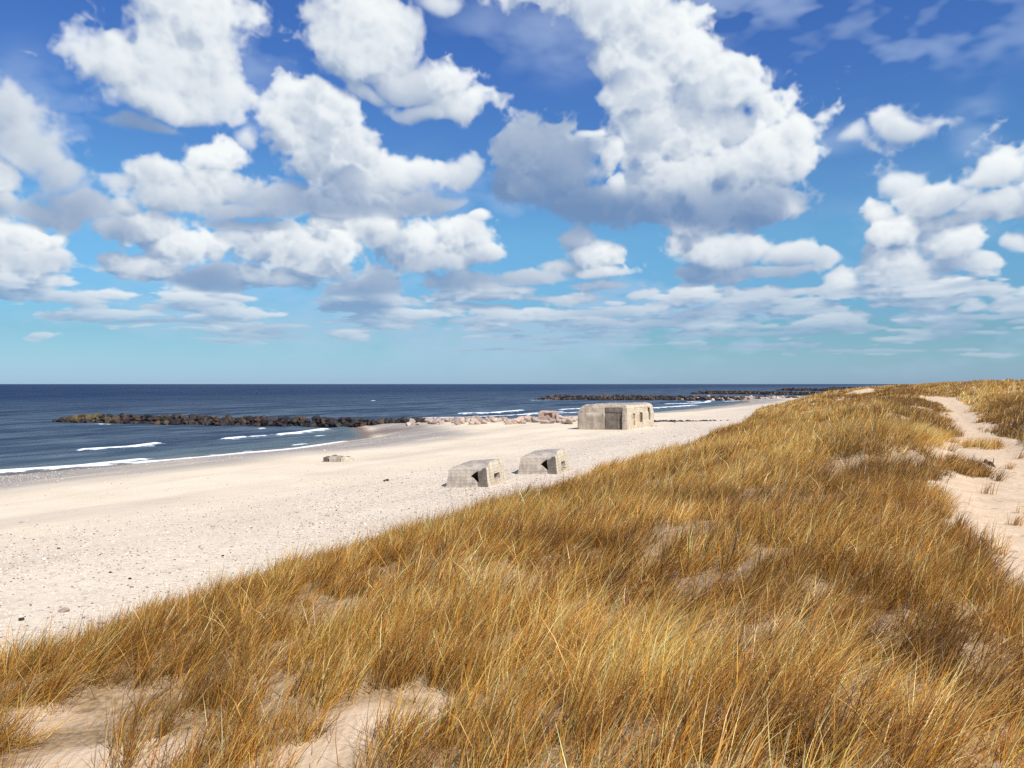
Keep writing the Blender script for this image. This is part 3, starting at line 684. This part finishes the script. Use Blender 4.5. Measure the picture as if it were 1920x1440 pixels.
def far_rocks():
    """the breakwaters further up the coast: too many stones to count"""
    rng = np.random.default_rng(33)
    bm = bmesh.new(); bmesh.ops.create_icosphere(bm, subdivisions=1, radius=.6); bm.verts.ensure_lookup_table()
    bv = np.array([v.co[:] for v in bm.verts]); bf = np.array([[v.index for v in f.verts] for f in bm.faces]); bm.free()
    VV, FF, CC = [], [], []; base = 0
    for (A, B, hgt, size, sp) in [((1006, 749.2, 0), (1560, 747.5, 1.0), 2.15, 1.9, 1.25), ((1300, 738.2, 0), (1720, 741.5, .5), 2.4, 2.2, 1.5), ((1458, 732.2, 0), (1760, 733.5, .5), 2.9, 2.6, 2.2), ((1546, 729.5, 0), (1790, 730, .5), 3.0, 3., 3.)]:
        a, b = np.array(at_level(*A)), np.array(at_level(*B)); L = np.linalg.norm(b-a); ax = (b-a)/L; nr = np.array([ax[1], -ax[0]])
        if nr[1] > 0: nr = -nr
        for off, hz, st0 in ((3.0, .12, 0), (1.7, .40, 3), (.3, .72, 6), (-1.2, .72, 8), (-2.6, .4, 6)):
            q = st0+rng.random()
            while q < L:
                f = q/L; p = a+ax*q+nr*(off+rng.normal(0, .3))
                z = hgt*hz*(.6+.4*min(1, q/14))*(1-.25*f)+rng.normal(0, .16)
                sc = size*rng.uniform(.7, 1.25)
                v = bv*sc*rng.uniform(.75, 1.2, 3)*(1+rng.normal(0, .11, (len(bv), 1))); an = rng.uniform(0, 6.28); c, s_ = math.cos(an), math.sin(an)
                v = np.stack([v[:, 0]*c-v[:, 1]*s_, v[:, 0]*s_+v[:, 1]*c, v[:, 2]*.85], -1)+np.array([p[0], p[1], z])
                pale = np.clip((f-.50)*1.5, 0, .85) if A[0] == 1006 else 0.
                col = np.array((.42, .33, .27)) if rng.random() < pale else (np.array((.10, .068, .050)) if rng.random() < .42 else np.array((.032, .026, .026)))
                VV.append(v); FF.append(bf+base); CC.append(np.tile(col*rng.uniform(.7, 1.3), (len(v), 1))); base += len(v)
                q += sp*rng.uniform(.8, 1.25)
    v, f, c = np.concatenate(VV), np.concatenate(FF), np.concatenate(CC)
    o = mesh_np('breakwater_boulders', v, f.ravel(), np.arange(len(f))*3, M['pebble'], False, c)
    tag(o, 'distant dark breakwaters of heaped boulders beyond the big bunker', 'boulders', kind='stuff')
def build_pebbles():
    rng = np.random.default_rng(44)
    bm = bmesh.new(); bmesh.ops.create_icosphere(bm, subdivisions=1, radius=.5); bm.verts.ensure_lookup_table()
    bv = np.array([v.co[:] for v in bm.verts]); bf = np.array([[v.index for v in f.verts] for f in bm.faces]); bm.free()
    xs, ys = [], []
    for (d0, d1, n) in ((14, 32, 26000), (32, 62, 52000), (62, 135, 30000)):
        y = np.sqrt(rng.uniform(d0*d0, d1*d1, n)); x = rng.uniform(-.72, .72, n)*y; xs.append(x); ys.append(y)
    x, y = np.concatenate(xs), np.concatenate(ys); s, t = st(x, y); w = t-toe_t(s); d = t-shore_t(s)
    g = sstep(-37, -25, t+.06*s+3*vn(s, t, 14, 31))*sstep(2.5, .5, w)*(.35+.65*sstep(-.2, .5, vn(s, t, 5, 71)))+.40*sstep(3, 5, d)*sstep(19, 11, d)+.012*(d > 18)
    k = (rng.random(len(x)) < g) & (w < 3); x, y = x[k], y[k]; n = len(x)
    big = rng.random(n) < .018
    big = big & (rng.random(n) < .4)
    size = np.where(big, rng.uniform(.10, .22, n), rng.uniform(.03, .085, n))*(.8+.35*np.clip(y/60, 0, 1.6))
    z = ground(x, y)+size*.12
    sc = np.stack([size*rng.uniform(.8, 1.5, n), size*rng.uniform(.7, 1.1, n), size*rng.uniform(.4, .7, n)], -1)
    v = bv[None]*sc[:, None, :]; an = rng.uniform(0, 6.28, n); c, s_ = np.cos(an)[:, None], np.sin(an)[:, None]
    v = np.stack([v[..., 0]*c-v[..., 1]*s_, v[..., 0]*s_+v[..., 1]*c, v[..., 2]], -1)+np.stack([x, y, z], -1)[:, None, :]
    pal = np.array([(.78,.70,.60),(.64,.54,.45),(.44,.34,.28),(.34,.29,.255),(.18,.145,.125),(.09,.07,.065)])
    pk = rng.choice(6, n, p=[.30,.26,.16,.13,.11,.04]); col = pal[pk]*rng.uniform(.8, 1.15, n)[:, None]
    f = (bf[None]+(np.arange(n)*len(bv))[:, None, None]).reshape(-1, 3)
    o = mesh_np('pebbles', v.reshape(-1, 3), f.ravel(), np.arange(len(f))*3, M['pebble'], True, np.repeat(col, len(bv), 0))
    tag(o, 'pale and dark pebbles strewn over the upper beach', 'pebbles', kind='stuff'); print('pebbles', n)

# ---------------------------------------------------------------- concrete
def loft(rings, cap=True):
    """closed solid through rings of equally many (x, y, z) points, bottom to top"""
    bm = bmesh.new(); vs = [[bm.verts.new(p) for p in r] for r in rings]; n = len(rings[0])
    for a, b in zip(vs[:-1], vs[1:]):
        for i in range(n): bm.faces.new((a[i], a[(i+1) % n], b[(i+1) % n], b[i]))
    if cap: bm.faces.new(list(reversed(vs[0]))); bm.faces.new(vs[-1])
    return bm
def inset_ring(pts, k, z):
    cx = sum(p[0] for p in pts)/len(pts); cy = sum(p[1] for p in pts)/len(pts); out = []
    n = len(pts)
    for i in range(n):                                     # move every edge inwards by k
        p0, p1, p2 = Vector(pts[i-1][:2]), Vector(pts[i][:2]), Vector(pts[(i+1) % n][:2])
        d1, d2 = (p1-p0).normalized(), (p2-p1).normalized(); n1, n2 = Vector((-d1.y, d1.x)), Vector((-d2.y, d2.x))
        b = (n1+n2); b = b/max(.25, b.dot(n1)) if b.length > 1e-6 else n1
        out.append((p1.x+b.x*k, p1.y+b.y*k, z))
    return out
def prism(pts, a, b):
    """solid between two equally long point loops"""
    return loft([a, b])
def boxm(c, x, y, z):
    """box with centre-bottom frame c=(origin, ex, ey): spans x=(x0,x1) along ex, y along ey, z up"""
    o, ex, ey = c
    def P(a, b, h): q = o+ex*a+ey*b; return (q.x, q.y, h)
    lo = [P(x[0], y[0], z[0]), P(x[1], y[0], z[0]), P(x[1], y[1], z[0]), P(x[0], y[1], z[0])]
    return loft([lo, [(p[0], p[1], z[1]) for p in lo]])
def carve(o, cutters, bevel=.05, rough=.0, seed=0, sub=0, bseg=2):
    """cut the given solids out of o, soften the arrises and weather the faces; the cutters are thrown away"""
    tmp = []
    for bm in cutters:
        c = bm_obj('cutter', bm, M['hollow'], o.parent); tmp.append(c)
        md = o.modifiers.new('b', 'BOOLEAN'); md.operation = 'DIFFERENCE'; md.object = c; md.solver = 'EXACT'
    if bevel:
        md = o.modifiers.new('v', 'BEVEL'); md.width = bevel; md.segments = bseg; md.limit_method = 'ANGLE'; md.angle_limit = R(30)
    bpy.context.view_layer.update()
    me = bpy.data.meshes.new_from_object(o.evaluated_get(bpy.context.evaluated_depsgraph_get()))
    o.modifiers.clear(); old = o.data; o.data = me; bpy.data.meshes.remove(old); me.name = o.name
    for c in tmp:
        d = c.data; bpy.data.objects.remove(c); bpy.data.meshes.remove(d)
    if rough:
        bm = bmesh.new(); bm.from_mesh(me)
        bmesh.ops.triangulate(bm, faces=[f for f in bm.faces if len(f.verts) > 4])
        for _ in range(sub):
            long = [e for e in bm.edges if e.calc_length() > .55]
            bmesh.ops.subdivide_edges(bm, edges=long, cuts=1, use_grid_fill=True)
            bmesh.ops.triangulate(bm, faces=[f for f in bm.faces if len(f.verts) > 4])
        bm.normal_update()
        for v in bm.verts:
            p = v.co+Vector((seed, 0, 0)); v.co += v.normal*rough*(mnoise.noise(p*1.3)+.6*mnoise.noise(p*4.))
        bm.to_mesh(me); bm.free()
    for p in me.polygons: p.use_smooth = True
    me.set_sharp_from_angle(angle=R(28))
    return o
def split_material(o, test, mats):
    """colour every face by its side: painted sun on one, painted shade in recesses"""
    o.data.materials.clear()
    for m in mats: o.data.materials.append(m)
    for p in o.data.polygons: p.material_index = test(p.normal, p.center)
def liner(name, bm, mat, parent):
    return bm_obj(name, bm, mat, parent)
def small_bunker(u, v, rz, label, broken, k=1.):
    x, y = hit(u, v, 20); z = gz(x, y)
    t = empty('bunker', (x, y, z-.06), rz); t.scale = (k*1.03, k, k*.88)
    tag(t, label, 'bunker', 'two small bunkers on the beach')
    # plan seen from above, corner towards the viewer at the right of the front wall
    plan = [(-2.66, .02), (-.70, .04), (-.02, -.30), (1.22, 3.35), (-1.75, 3.9)]
    rings = [[(a, b, -.4) for a, b in plan], inset_ring(plan, .0, .0), inset_ring(plan, .17, 1.30), inset_ring(plan, .21, 1.36), inset_ring(plan, .60, 1.58), inset_ring(plan, 1.0, 1.68)]
    for r, dx, dz in ((-3, .0, .06), (-2, .36, .08), (-1, .66, .06)):
        for i in (2, 3): p = rings[r][i]; rings[r][i] = (p[0]+dx, p[1]+(.12*dx if i == 3 else -.15*dx), p[2]+dz+(.05 if i == 3 else 0))
    shell = bm_obj('concrete_shell', loft(rings), M['conc_grey'], t)
    # the triangular entrance notch beside the corner buttress
    tri = lambda yy: [(-1.10, yy, .80), (-.60, yy, .30), (-.68, yy, 1.18)]
    cut1 = prism(None, tri(-.6), tri(1.0))
    ex = Vector((1.24, 3.65)).normalized(); nr = Vector((ex.y, -ex.x)); o0 = Vector((-.02, -.30))
    cut2 = boxm((o0, ex, nr), (1.45, 2.60), (-.85, .5), (.40, .86))
    carve(shell, [cut1, cut2], .035, .022, u, 3)
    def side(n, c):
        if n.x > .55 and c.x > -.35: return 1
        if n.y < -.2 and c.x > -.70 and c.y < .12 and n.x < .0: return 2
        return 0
    split_material(shell, side, [M['conc_grey'], M['conc_cream'], M['conc_dark']])  # right faces coloured as sunlit, strip turned from the sun coloured as shaded
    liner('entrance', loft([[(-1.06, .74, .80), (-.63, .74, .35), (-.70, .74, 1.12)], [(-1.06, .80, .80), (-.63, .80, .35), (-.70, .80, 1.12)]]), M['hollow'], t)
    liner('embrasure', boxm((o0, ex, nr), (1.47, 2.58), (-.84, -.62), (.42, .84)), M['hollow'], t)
    # the footing that shows along the front wall
    f = bm_obj('footing', loft([[(-2.74, -.07, -.4), (-.70, -.05, -.4), (-.62, .12, -.4), (-2.66, .16, -.4)], [(-2.72, -.05, .10), (-.70, -.03, .17), (-.62, .12, .17), (-2.64, .14, .10)]]), M['conc_old'], t)
    carve(f, [], .03, .02, u+3, 2)
    if broken:
        for i, (a, h, sz) in enumerate(((1.35, .38, .16), (1.75, .45, .22), (2.2, .40, .18))):
            q = o0+ex*a+nr*.02
            bm = rock_mesh(60+i, 2, 8); bmesh.ops.scale(bm, vec=(sz, sz, sz*.8), verts=bm.verts); bmesh.ops.translate(bm, vec=(q.x, q.y, h), verts=bm.verts)
            bm_obj('broken_edge', bm, M['conc_cream'], t)
    return t
def big_bunker():
    x, y = at_level(1176, 807, 1.3); z = gz(x, y)
    t = empty('bunker', (x, y, z-.1), 0.)
    tag(t, 'large mottled concrete bunker with a dark recess and slit windows, by the breakwater', 'bunker')
    plan = [(-7.1, .9), (0, -.45), (5.6, 9.6), (-1.6, 11.2)]
    exf = (Vector(plan[1])-Vector(plan[0])).normalized(); nf = Vector((exf.y, -exf.x)); of = Vector(plan[0])
    exs = (Vector(plan[2])-Vector(plan[1])).normalized(); ns = Vector((exs.y, -exs.x)); os_ = Vector(plan[1]); LS = (Vector(plan[2])-Vector(plan[1])).length
    H = 3.72
    rings = [[(a, b, -.6) for a, b in plan], inset_ring(plan, .0, .0), inset_ring(plan, .02, 2.35), inset_ring(plan, .09, 2.45), inset_ring(plan, .13, 3.22), inset_ring(plan, .32, 3.56), inset_ring(plan, .75, H)]
    rings[-1] = [(p[0], p[1], H+.10*(p[0] > 1)) for p in rings[-1]]; rings[-3][0] = (rings[-3][0][0]+.08, rings[-3][0][1], 3.1); rings[-2][0] = (rings[-2][0][0]+.22, rings[-2][0][1], 3.46)
    shell = bm_obj('concrete_shell', loft(rings), M['conc_old'], t)
    rec = boxm((of, exf, nf), (3.95, 6.42), (-.36, .8), (-.8, 3.24))
    cuts = [rec]
    slits = [(2.35, 3.25, 1.55, 2.35), (5.3, 6.4, .95, 2.40), (9.0, 9.9, 1.15, 3.05)]
    for a, b, h0, h1 in slits: cuts.append(boxm((os_, exs, ns), (a, b), (-.7, .6), (h0, h1)))
    carve(shell, cuts, .06, .07, 3.3, 4)
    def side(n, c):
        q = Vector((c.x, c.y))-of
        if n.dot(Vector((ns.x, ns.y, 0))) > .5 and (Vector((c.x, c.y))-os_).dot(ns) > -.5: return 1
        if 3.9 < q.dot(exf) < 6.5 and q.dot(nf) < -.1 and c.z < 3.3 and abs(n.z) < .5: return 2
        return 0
    split_material(shell, side, [M['conc_old'], M['conc_cream'], M['conc_dark']])  # right face coloured as sunlit, recess walls coloured as shaded
    # dark slab painting the shade in the recess, a shade band above it
    p = bm_obj('recess_shade_panel', boxm((of, exf, nf), (3.98, 6.39), (-.34, -.26), (-.5, 2.50)), M['conc_dark'], t); carve(p, [], .02, .03, 8, 3)
    p = bm_obj('recess_shade_band', boxm((of, exf, nf), (3.97, 6.40), (-.34, -.18), (2.54, 3.20)), M['conc_dark'], t); carve(p, [], .03, .03, 9, 3)
    p = bm_obj('corner_pier', boxm((of, exf, nf), (6.46, 7.05), (-.2, .07), (-.5, 2.25)), M['conc_old'], t); carve(p, [], .05, .06, 10, 3)
    for i, (a, b, h0, h1) in enumerate(slits):
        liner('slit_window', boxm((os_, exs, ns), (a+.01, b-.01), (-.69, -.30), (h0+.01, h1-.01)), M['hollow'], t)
    for a, b, h0, h1 in ((2.5, 3.0, .70, 1.50), (4.95, 5.22, 1.1, 2.3)):
        s_ = bm_obj('rust_streak', boxm((os_, exs, ns), (a, b), (-.12, .075), (h0, h1)), M['rust'], t); carve(s_, [], .06, .05, a, 2)
    # rubble at the far corner and crumbled bits along the foot
    for i, (a, d_, sz) in enumerate(((9.2, .5, .5), (10.0, .9, .38), (10.8, .6, .45))):
        q = os_+exs*a+ns*d_; wx, wy = x+q.x, y+q.y
        place_rock('stone', 'pale_rock', wx, wy, gz(wx, wy)+.05, sz, 'pale lump of rubble at the right foot of the big bunker', 'rubble lumps beside the big bunker', 'rubble', random.Random(i), .6)
def ruined_stump():
    D = 139.; x = (1030-960)/FPX*D; z = gz(x, D)
    t = empty('ruin', (x, D, z), .05)
    tag(t, 'pinkish ruined concrete stump rising among boulders left of the big bunker', 'ruin')
    plan = [(-1.95, .1), (1.35, -.2), (1.9, 2.4), (-1.6, 2.6)]
    rings = [[(a, b, -.5) for a, b in plan], inset_ring(plan, .05, .8), inset_ring(plan, .1, 1.75), inset_ring(plan, .4, 1.98)]
    s_ = bm_obj('concrete_block', loft(rings), M['pink_rock'], t)
    cut = boxm((Vector((-1.0, -.6)), Vector((1, 0)), Vector((0, 1))), (.1, 1.5), (0, 1.0), (.85, 1.6))
    carve(s_, [cut], .1, .12, 5, 4)
    o = bm_obj('fallen_slab', loft([[(1.0, -.9, -.3), (1.5, -1.0, -.3), (1.9, .4, -.3), (1.4, .5, -.3)], [(1.15, -.4, 1.5), (1.35, -.45, 1.5), (1.7, .4, 1.45), (1.5, .5, 1.45)]]), M['pink_rock'], t); carve(o, [], .05, .08, 6, 3)
    o = bm_obj('fallen_slab', loft([[(-.4, -1.5, -.2), (1.1, -1.7, -.2), (1.2, -.5, -.2), (-.2, -.4, -.2)], [(-.2, -1.2, .35), (.9, -1.4, .55), (1.0, -.6, .75), (-.1, -.5, .5)]]), M['pale_rock'], t); carve(o, [], .05, .08, 7, 3)
    o = bm_obj('rubble', loft([[(-.7, .2, .85), (-.1, .1, .85), (0., .6, .85), (-.6, .7, .85)], [(-.55, .3, 1.3), (-.2, .25, 1.25), (-.15, .5, 1.3), (-.5, .55, 1.35)]]), M['pale_rock'], t); carve(o, [], .05, .08, 8, 2)
def broken_slab():
    x, y = hit(632, 865.5, 20); z = gz(x, y)
    t = empty('concrete_slab', (x, y, z), .04); t.scale = (1.05, 1., .72); tag(t, 'low broken concrete slab lying alone on the sand near the water', 'slab')
    a = loft([[(-1.12, -.1, -.3), (-.72, -.35, -.3), (-.66, 1.0, -.3), (-1.0, 1.2, -.3)], [(-1.15, -.02, .50), (-.78, -.26, .52), (-.72, .95, .58), (-1.05, 1.1, .52)]])
    o = bm_obj('broken_end', a, M['conc_dark'], t); carve(o, [], .04, .05, 1, 3)
    b = loft([[(-.64, -.34, -.3), (.32, -.42, -.3), (.42, 1.2, -.3), (-.58, 1.1, -.3)], [(-.66, -.24, .56), (.26, -.33, .52), (.36, 1.1, .58), (-.60, 1.0, .60)]])
    o = bm_obj('slab_body', b, M['conc_old'], t); carve(o, [], .05, .06, 2, 3)
    c = loft([[(.34, -.36, -.3), (1.3, .1, -.3), (1.35, 1.1, -.3), (.46, 1.2, -.3)], [(.32, -.28, .46), (1.15, .12, .34), (1.2, 1.0, .40), (.42, 1.1, .52)]])
    o = bm_obj('buried_end', c, M['conc_cream'], t); carve(o, [], .05, .06, 3, 3)
    for (px, py, sx) in ((-.35, .9, .5), (.8, .95, .35)):
        bm = rock_mesh(int(px*10)+40, 2, 7); bmesh.ops.scale(bm, vec=(sx, .3, .2), verts=bm.verts); bmesh.ops.translate(bm, vec=(px, py, .60 if px < 0 else .46), verts=bm.verts)
        bm_obj('loose_chunk', bm, M['conc_dark'], t)
def small_things():
    rnd = random.Random(17)
    # the low dark line of stones to the right of the big bunker
    for i in range(17):
        u = 1230+i*6.3+rnd.uniform(-2, 2); v = 790.-i*.05+rnd.uniform(-.6, .6); D = 6.5*FPX/(v-720); x = (u-960)/FPX*D
        place_rock('stone', 'brown_rock' if i % 3 else 'dark_rock', x, D, gz(x, D)+.02, rnd.uniform(.55, 1.15), 'dark low stone in the broken row right of the big bunker', 'dark low stones in a row right of the big bunker', 'stone', rnd, .45)
    for u, v, sz, lab in ((1340,788.6,.8,'dark stone just past the right end of the low stone row'),(1352,788.2,.5,'small dark stone alone beyond the right end of the stone row'),(1380,797,.75,'flat dark lump on the sand close to the dune grass'),(1364,788,.4,'tiny dark stone farthest right along the stone row')):
        D = 6.5*FPX/(v-720); x = (u-960)/FPX*D; place_rock('stone', 'brown_rock', x, D, gz(x, D)+.02, sz, lab, None, 'stone', rnd, .4)
    # stake in the sand
    D = 6.45*FPX/(808-720); x = (1361-960)/FPX*D; z = gz(x, D)
    t = empty('stake', (x, D, z), 0); tag(t, 'thin upright stake in the sand below the dune edge', 'stake')
    p = bm_obj('post', loft([[(.05*math.cos(a), .05*math.sin(a), -.2) for a in np.linspace(0, 6.28, 7)[:-1]], [(.06+.035*math.cos(a), .035*math.sin(a), .74) for a in np.linspace(0, 6.28, 7)[:-1]]]), M['drift'], t)
    bm = rock_mesh(71, 2, 8); bmesh.ops.scale(bm, vec=(.5, .4, .22), verts=bm.verts); bmesh.ops.translate(bm, vec=(.0, -.05, .05), verts=bm.verts); bm_obj('stone_base', bm, M['dark_rock'], t)
    # single stones that stand out on the near beach
    for u, v, sz, kind, lab in ((41,1163,.2,'dark_rock','dark flat stone on the beach at the far left by the grass'),(243,1086,.11,'brown_rock','brown stone at the grass edge left of the sand hollow'),(418,1043,.11,'dark_rock','small black stone close above the grass edge'),(207,1074,.11,'dark_rock','small dark stone amid pale shingle by the grass edge'),(723,902,.34,'dark_rock','dark flat scrap on the open sand left of the small bunkers'),(120,1147,.30,'pale_rock','pale stone at the very edge of the dune grass')):
        x, y = hit(u, v, 12); place_rock('stone', kind, x, y, gz(x, y)+.02, sz, lab, None, 'stone', rnd, .5)
    # driftwood on the path
    for (u0, v0, u1, v1, th, lab) in ((1853,869,1869,878,.05,'dark crooked driftwood stick on the path sand'),(1848,867,1850,869,.06,'short dark driftwood stub on the path above the stick')):
        x0, y0 = hit(u0, v0); x1, y1 = hit(u1, v1); z0, z1 = gz(x0, y0), gz(x1, y1)
        t = empty('driftwood', (x0, y0, z0), 0); tag(t, lab, 'driftwood')
        n = 6; rg = []
        for i in range(n):
            f = i/(n-1); c = Vector((x1-x0, y1-y0, z1-z0))*f+Vector((0, 0, .02+.05*math.sin(f*5))); r = th*(1-.5*f)
            ax = Vector((x1-x0, y1-y0, 0)).normalized(); sd = Vector((-ax.y, ax.x, 0))
            rg.append([tuple(c+sd*r*math.cos(a)+Vector((0, 0, 1))*r*math.sin(a)) for a in np.linspace(0, 6.283, 9)[:-1]])
        o = bm_obj('branch', loft(rg), M['drift'], t, True)
        if th < .055:
            o = bm_obj('twig', loft([[tuple(Vector(rg[2][0])+Vector((.02*math.cos(a), .02*math.sin(a), 0))) for a in (0, 2, 4)], [tuple(Vector(rg[2][0])+Vector((.10, .12, .16))+Vector((.008*math.cos(a), .008*math.sin(a), 0))) for a in (0, 2, 4)]]), M['drift'], t)
    x, y = hit(1896, 801); place_rock('stone', 'pale_rock', x, y, gz(x, y)+.08, .3, 'white stone at the shaded grass edge right of the path', None, 'stone', rnd, .8)
# ---------------------------------------------------------------- sky: the Sky Texture, with the marched clouds laid over it by direction
def build_world():
    lit, A, V = cloud_image(); h, w = A.shape
    img = bpy.data.images.new('cloud_field', w, h, alpha=True, float_buffer=True); img.colorspace_settings.name = 'Non-Color'
    px = np.stack([lit, A, V, np.ones_like(A)], -1).astype(np.float32); img.pixels.foreach_set(px.ravel()); img.update(); img.pack()
    wd = bpy.data.worlds.new("World"); scene.world = wd; wd.use_nodes = True; nt = wd.node_tree; nt.nodes.clear(); g = G(nt)
    dirv = g.n('ShaderNodeTexCoord').outputs['Generated']
    sep = g.n('ShaderNodeSeparateXYZ'); g.l(dirv, sep.inputs[0]); dx, dy, dz = sep.outputs
    az = g.math('MULTIPLY', g.math('ARCTAN2', dx, dy), 180/math.pi); el = g.math('MULTIPLY', g.math('ARCSINE', dz), 180/math.pi)
    cb = g.n('ShaderNodeCombineXYZ'); g.l(g.math('MULTIPLY_ADD', az, 1/(AZ1-AZ0), -AZ0/(AZ1-AZ0)), cb.inputs[0]); g.l(g.math('MULTIPLY_ADD', el, 1/(EL1-EL0), -EL0/(EL1-EL0)), cb.inputs[1])
    tx = g.n('ShaderNodeTexImage', interpolation='Linear', extension='MIRROR'); tx.image = img; g.l(cb.outputs[0], tx.inputs[0])
    sc = g.n('ShaderNodeSeparateColor'); g.l(tx.outputs[0], sc.inputs[0]); L, C, VL = sc.outputs
    sky = g.n('ShaderNodeTexSky', sky_type='NISHITA'); sky.sun_disc = False; sky.sun_elevation = math.asin(SUN.z); sky.sun_rotation = math.atan2(SUN.x, SUN.y)
    sky.air_density = 1.0; sky.dust_density = .25; sky.ozone_density = 3.0
    tint = g.ramp(g.rng(el, 0, 30), SKY_TINT)
    hs = g.mix(1., sky.outputs[0], tint, 'MULTIPLY')
    b1 = g.n('ShaderNodeBackground'); g.l(hs, b1.inputs[0]); b1.inputs[1].default_value = .10
    fade = g.rng(el, 34, 62, 1, .35)
    low = g.rng(el, 1, 11)
    cc = g.mix(g.rng(L, .08, .98), g.mix(low, CLOUD_SHADE_LOW, CLOUD_SHADE), g.mix(low, CLOUD_LIT_LOW, CLOUD_LIT))
    b2 = g.n('ShaderNodeBackground'); g.l(cc, b2.inputs[0]); b2.inputs[1].default_value = 1.
    b3 = g.n('ShaderNodeBackground'); b3.inputs[0].default_value = VEIL+(1.,); b3.inputs[1].default_value = 1.
    m0 = g.n('ShaderNodeMixShader'); g.l(g.math('MULTIPLY', VL, fade), m0.inputs[0]); g.l(b1.outputs[0], m0.inputs[1]); g.l(b3.outputs[0], m0.inputs[2])
    m1 = g.n('ShaderNodeMixShader'); g.l(g.math('MULTIPLY', C, fade), m1.inputs[0]); g.l(m0.outputs[0], m1.inputs[1]); g.l(b2.outputs[0], m1.inputs[2])
    g.l(m1.outputs[0], g.n('ShaderNodeOutputWorld').inputs[0])
    wd.cycles.sampling_method = 'MANUAL'; wd.cycles.sample_map_resolution = 512
SKY_TINT = [(p, tuple(q)) for p, q in ((.01, (.37, .57, .98)), (.057, (.365, .575, .82)), (.117, (.355, .57, .72)), (.23, (.42, .70, .86)), (.34, (.48, .81, .94)), (.5, (.42, .70, .96)), (.68, (.385, .63, 1.02)), (.84, (.36, .60, 1.04)))]
CLOUD_SHADE, CLOUD_LIT = (.135, .225, .39), (.73, .76, .765)
CLOUD_SHADE_LOW, CLOUD_LIT_LOW = (.20, .32, .48), (.62, .66, .70)
VEIL = (.40, .50, .66)
build_world()
sl = bpy.data.lights.new('sun', 'SUN'); sl.energy = 4.3; sl.angle = R(.53); sl.color = (1., .955, .88)
so = bpy.data.objects.new('sun', sl); LINK(so); so.rotation_euler = SUN.to_track_quat('Z', 'Y').to_euler(); so.location = (0, 0, 40)

build_ground(); build_sea(); rock_data(); build_nearest_breakwater(); far_rocks(); build_pebbles()
small_bunker(916, 912.5, .03, 'small grey concrete bunker nearer to the dune, with a square hole', False)
small_bunker(1045, 888.5, .03, 'small grey concrete bunker farther up the beach, with a chipped hole', True, 1.06)
big_bunker(); ruined_stump(); broken_slab(); small_things(); build_grass()

cam = bpy.data.cameras.new('camera'); cam.sensor_width = 36; cam.lens = FPX/1920*36; cam.clip_start = .1; cam.clip_end = 200000
co = bpy.data.objects.new('camera', cam); LINK(co); co.location = (0, 0, CAM_Z); co.rotation_euler = (R(90), 0, 0)
scene.camera = co
scene.view_settings.view_transform = 'Standard'; scene.view_settings.look = 'None'; scene.view_settings.gamma = 1.
scene.view_settings.exposure = .34
scene.render.engine = 'CYCLES'; scene.cycles.max_bounces = 6; scene.cycles.diffuse_bounces = 3; scene.cycles.glossy_bounces = 2; scene.cycles.transmission_bounces = 3; scene.cycles.transparent_max_bounces = 4
scene.cycles.caustics_reflective = False; scene.cycles.caustics_refractive = False
scene.cycles.use_denoising = False
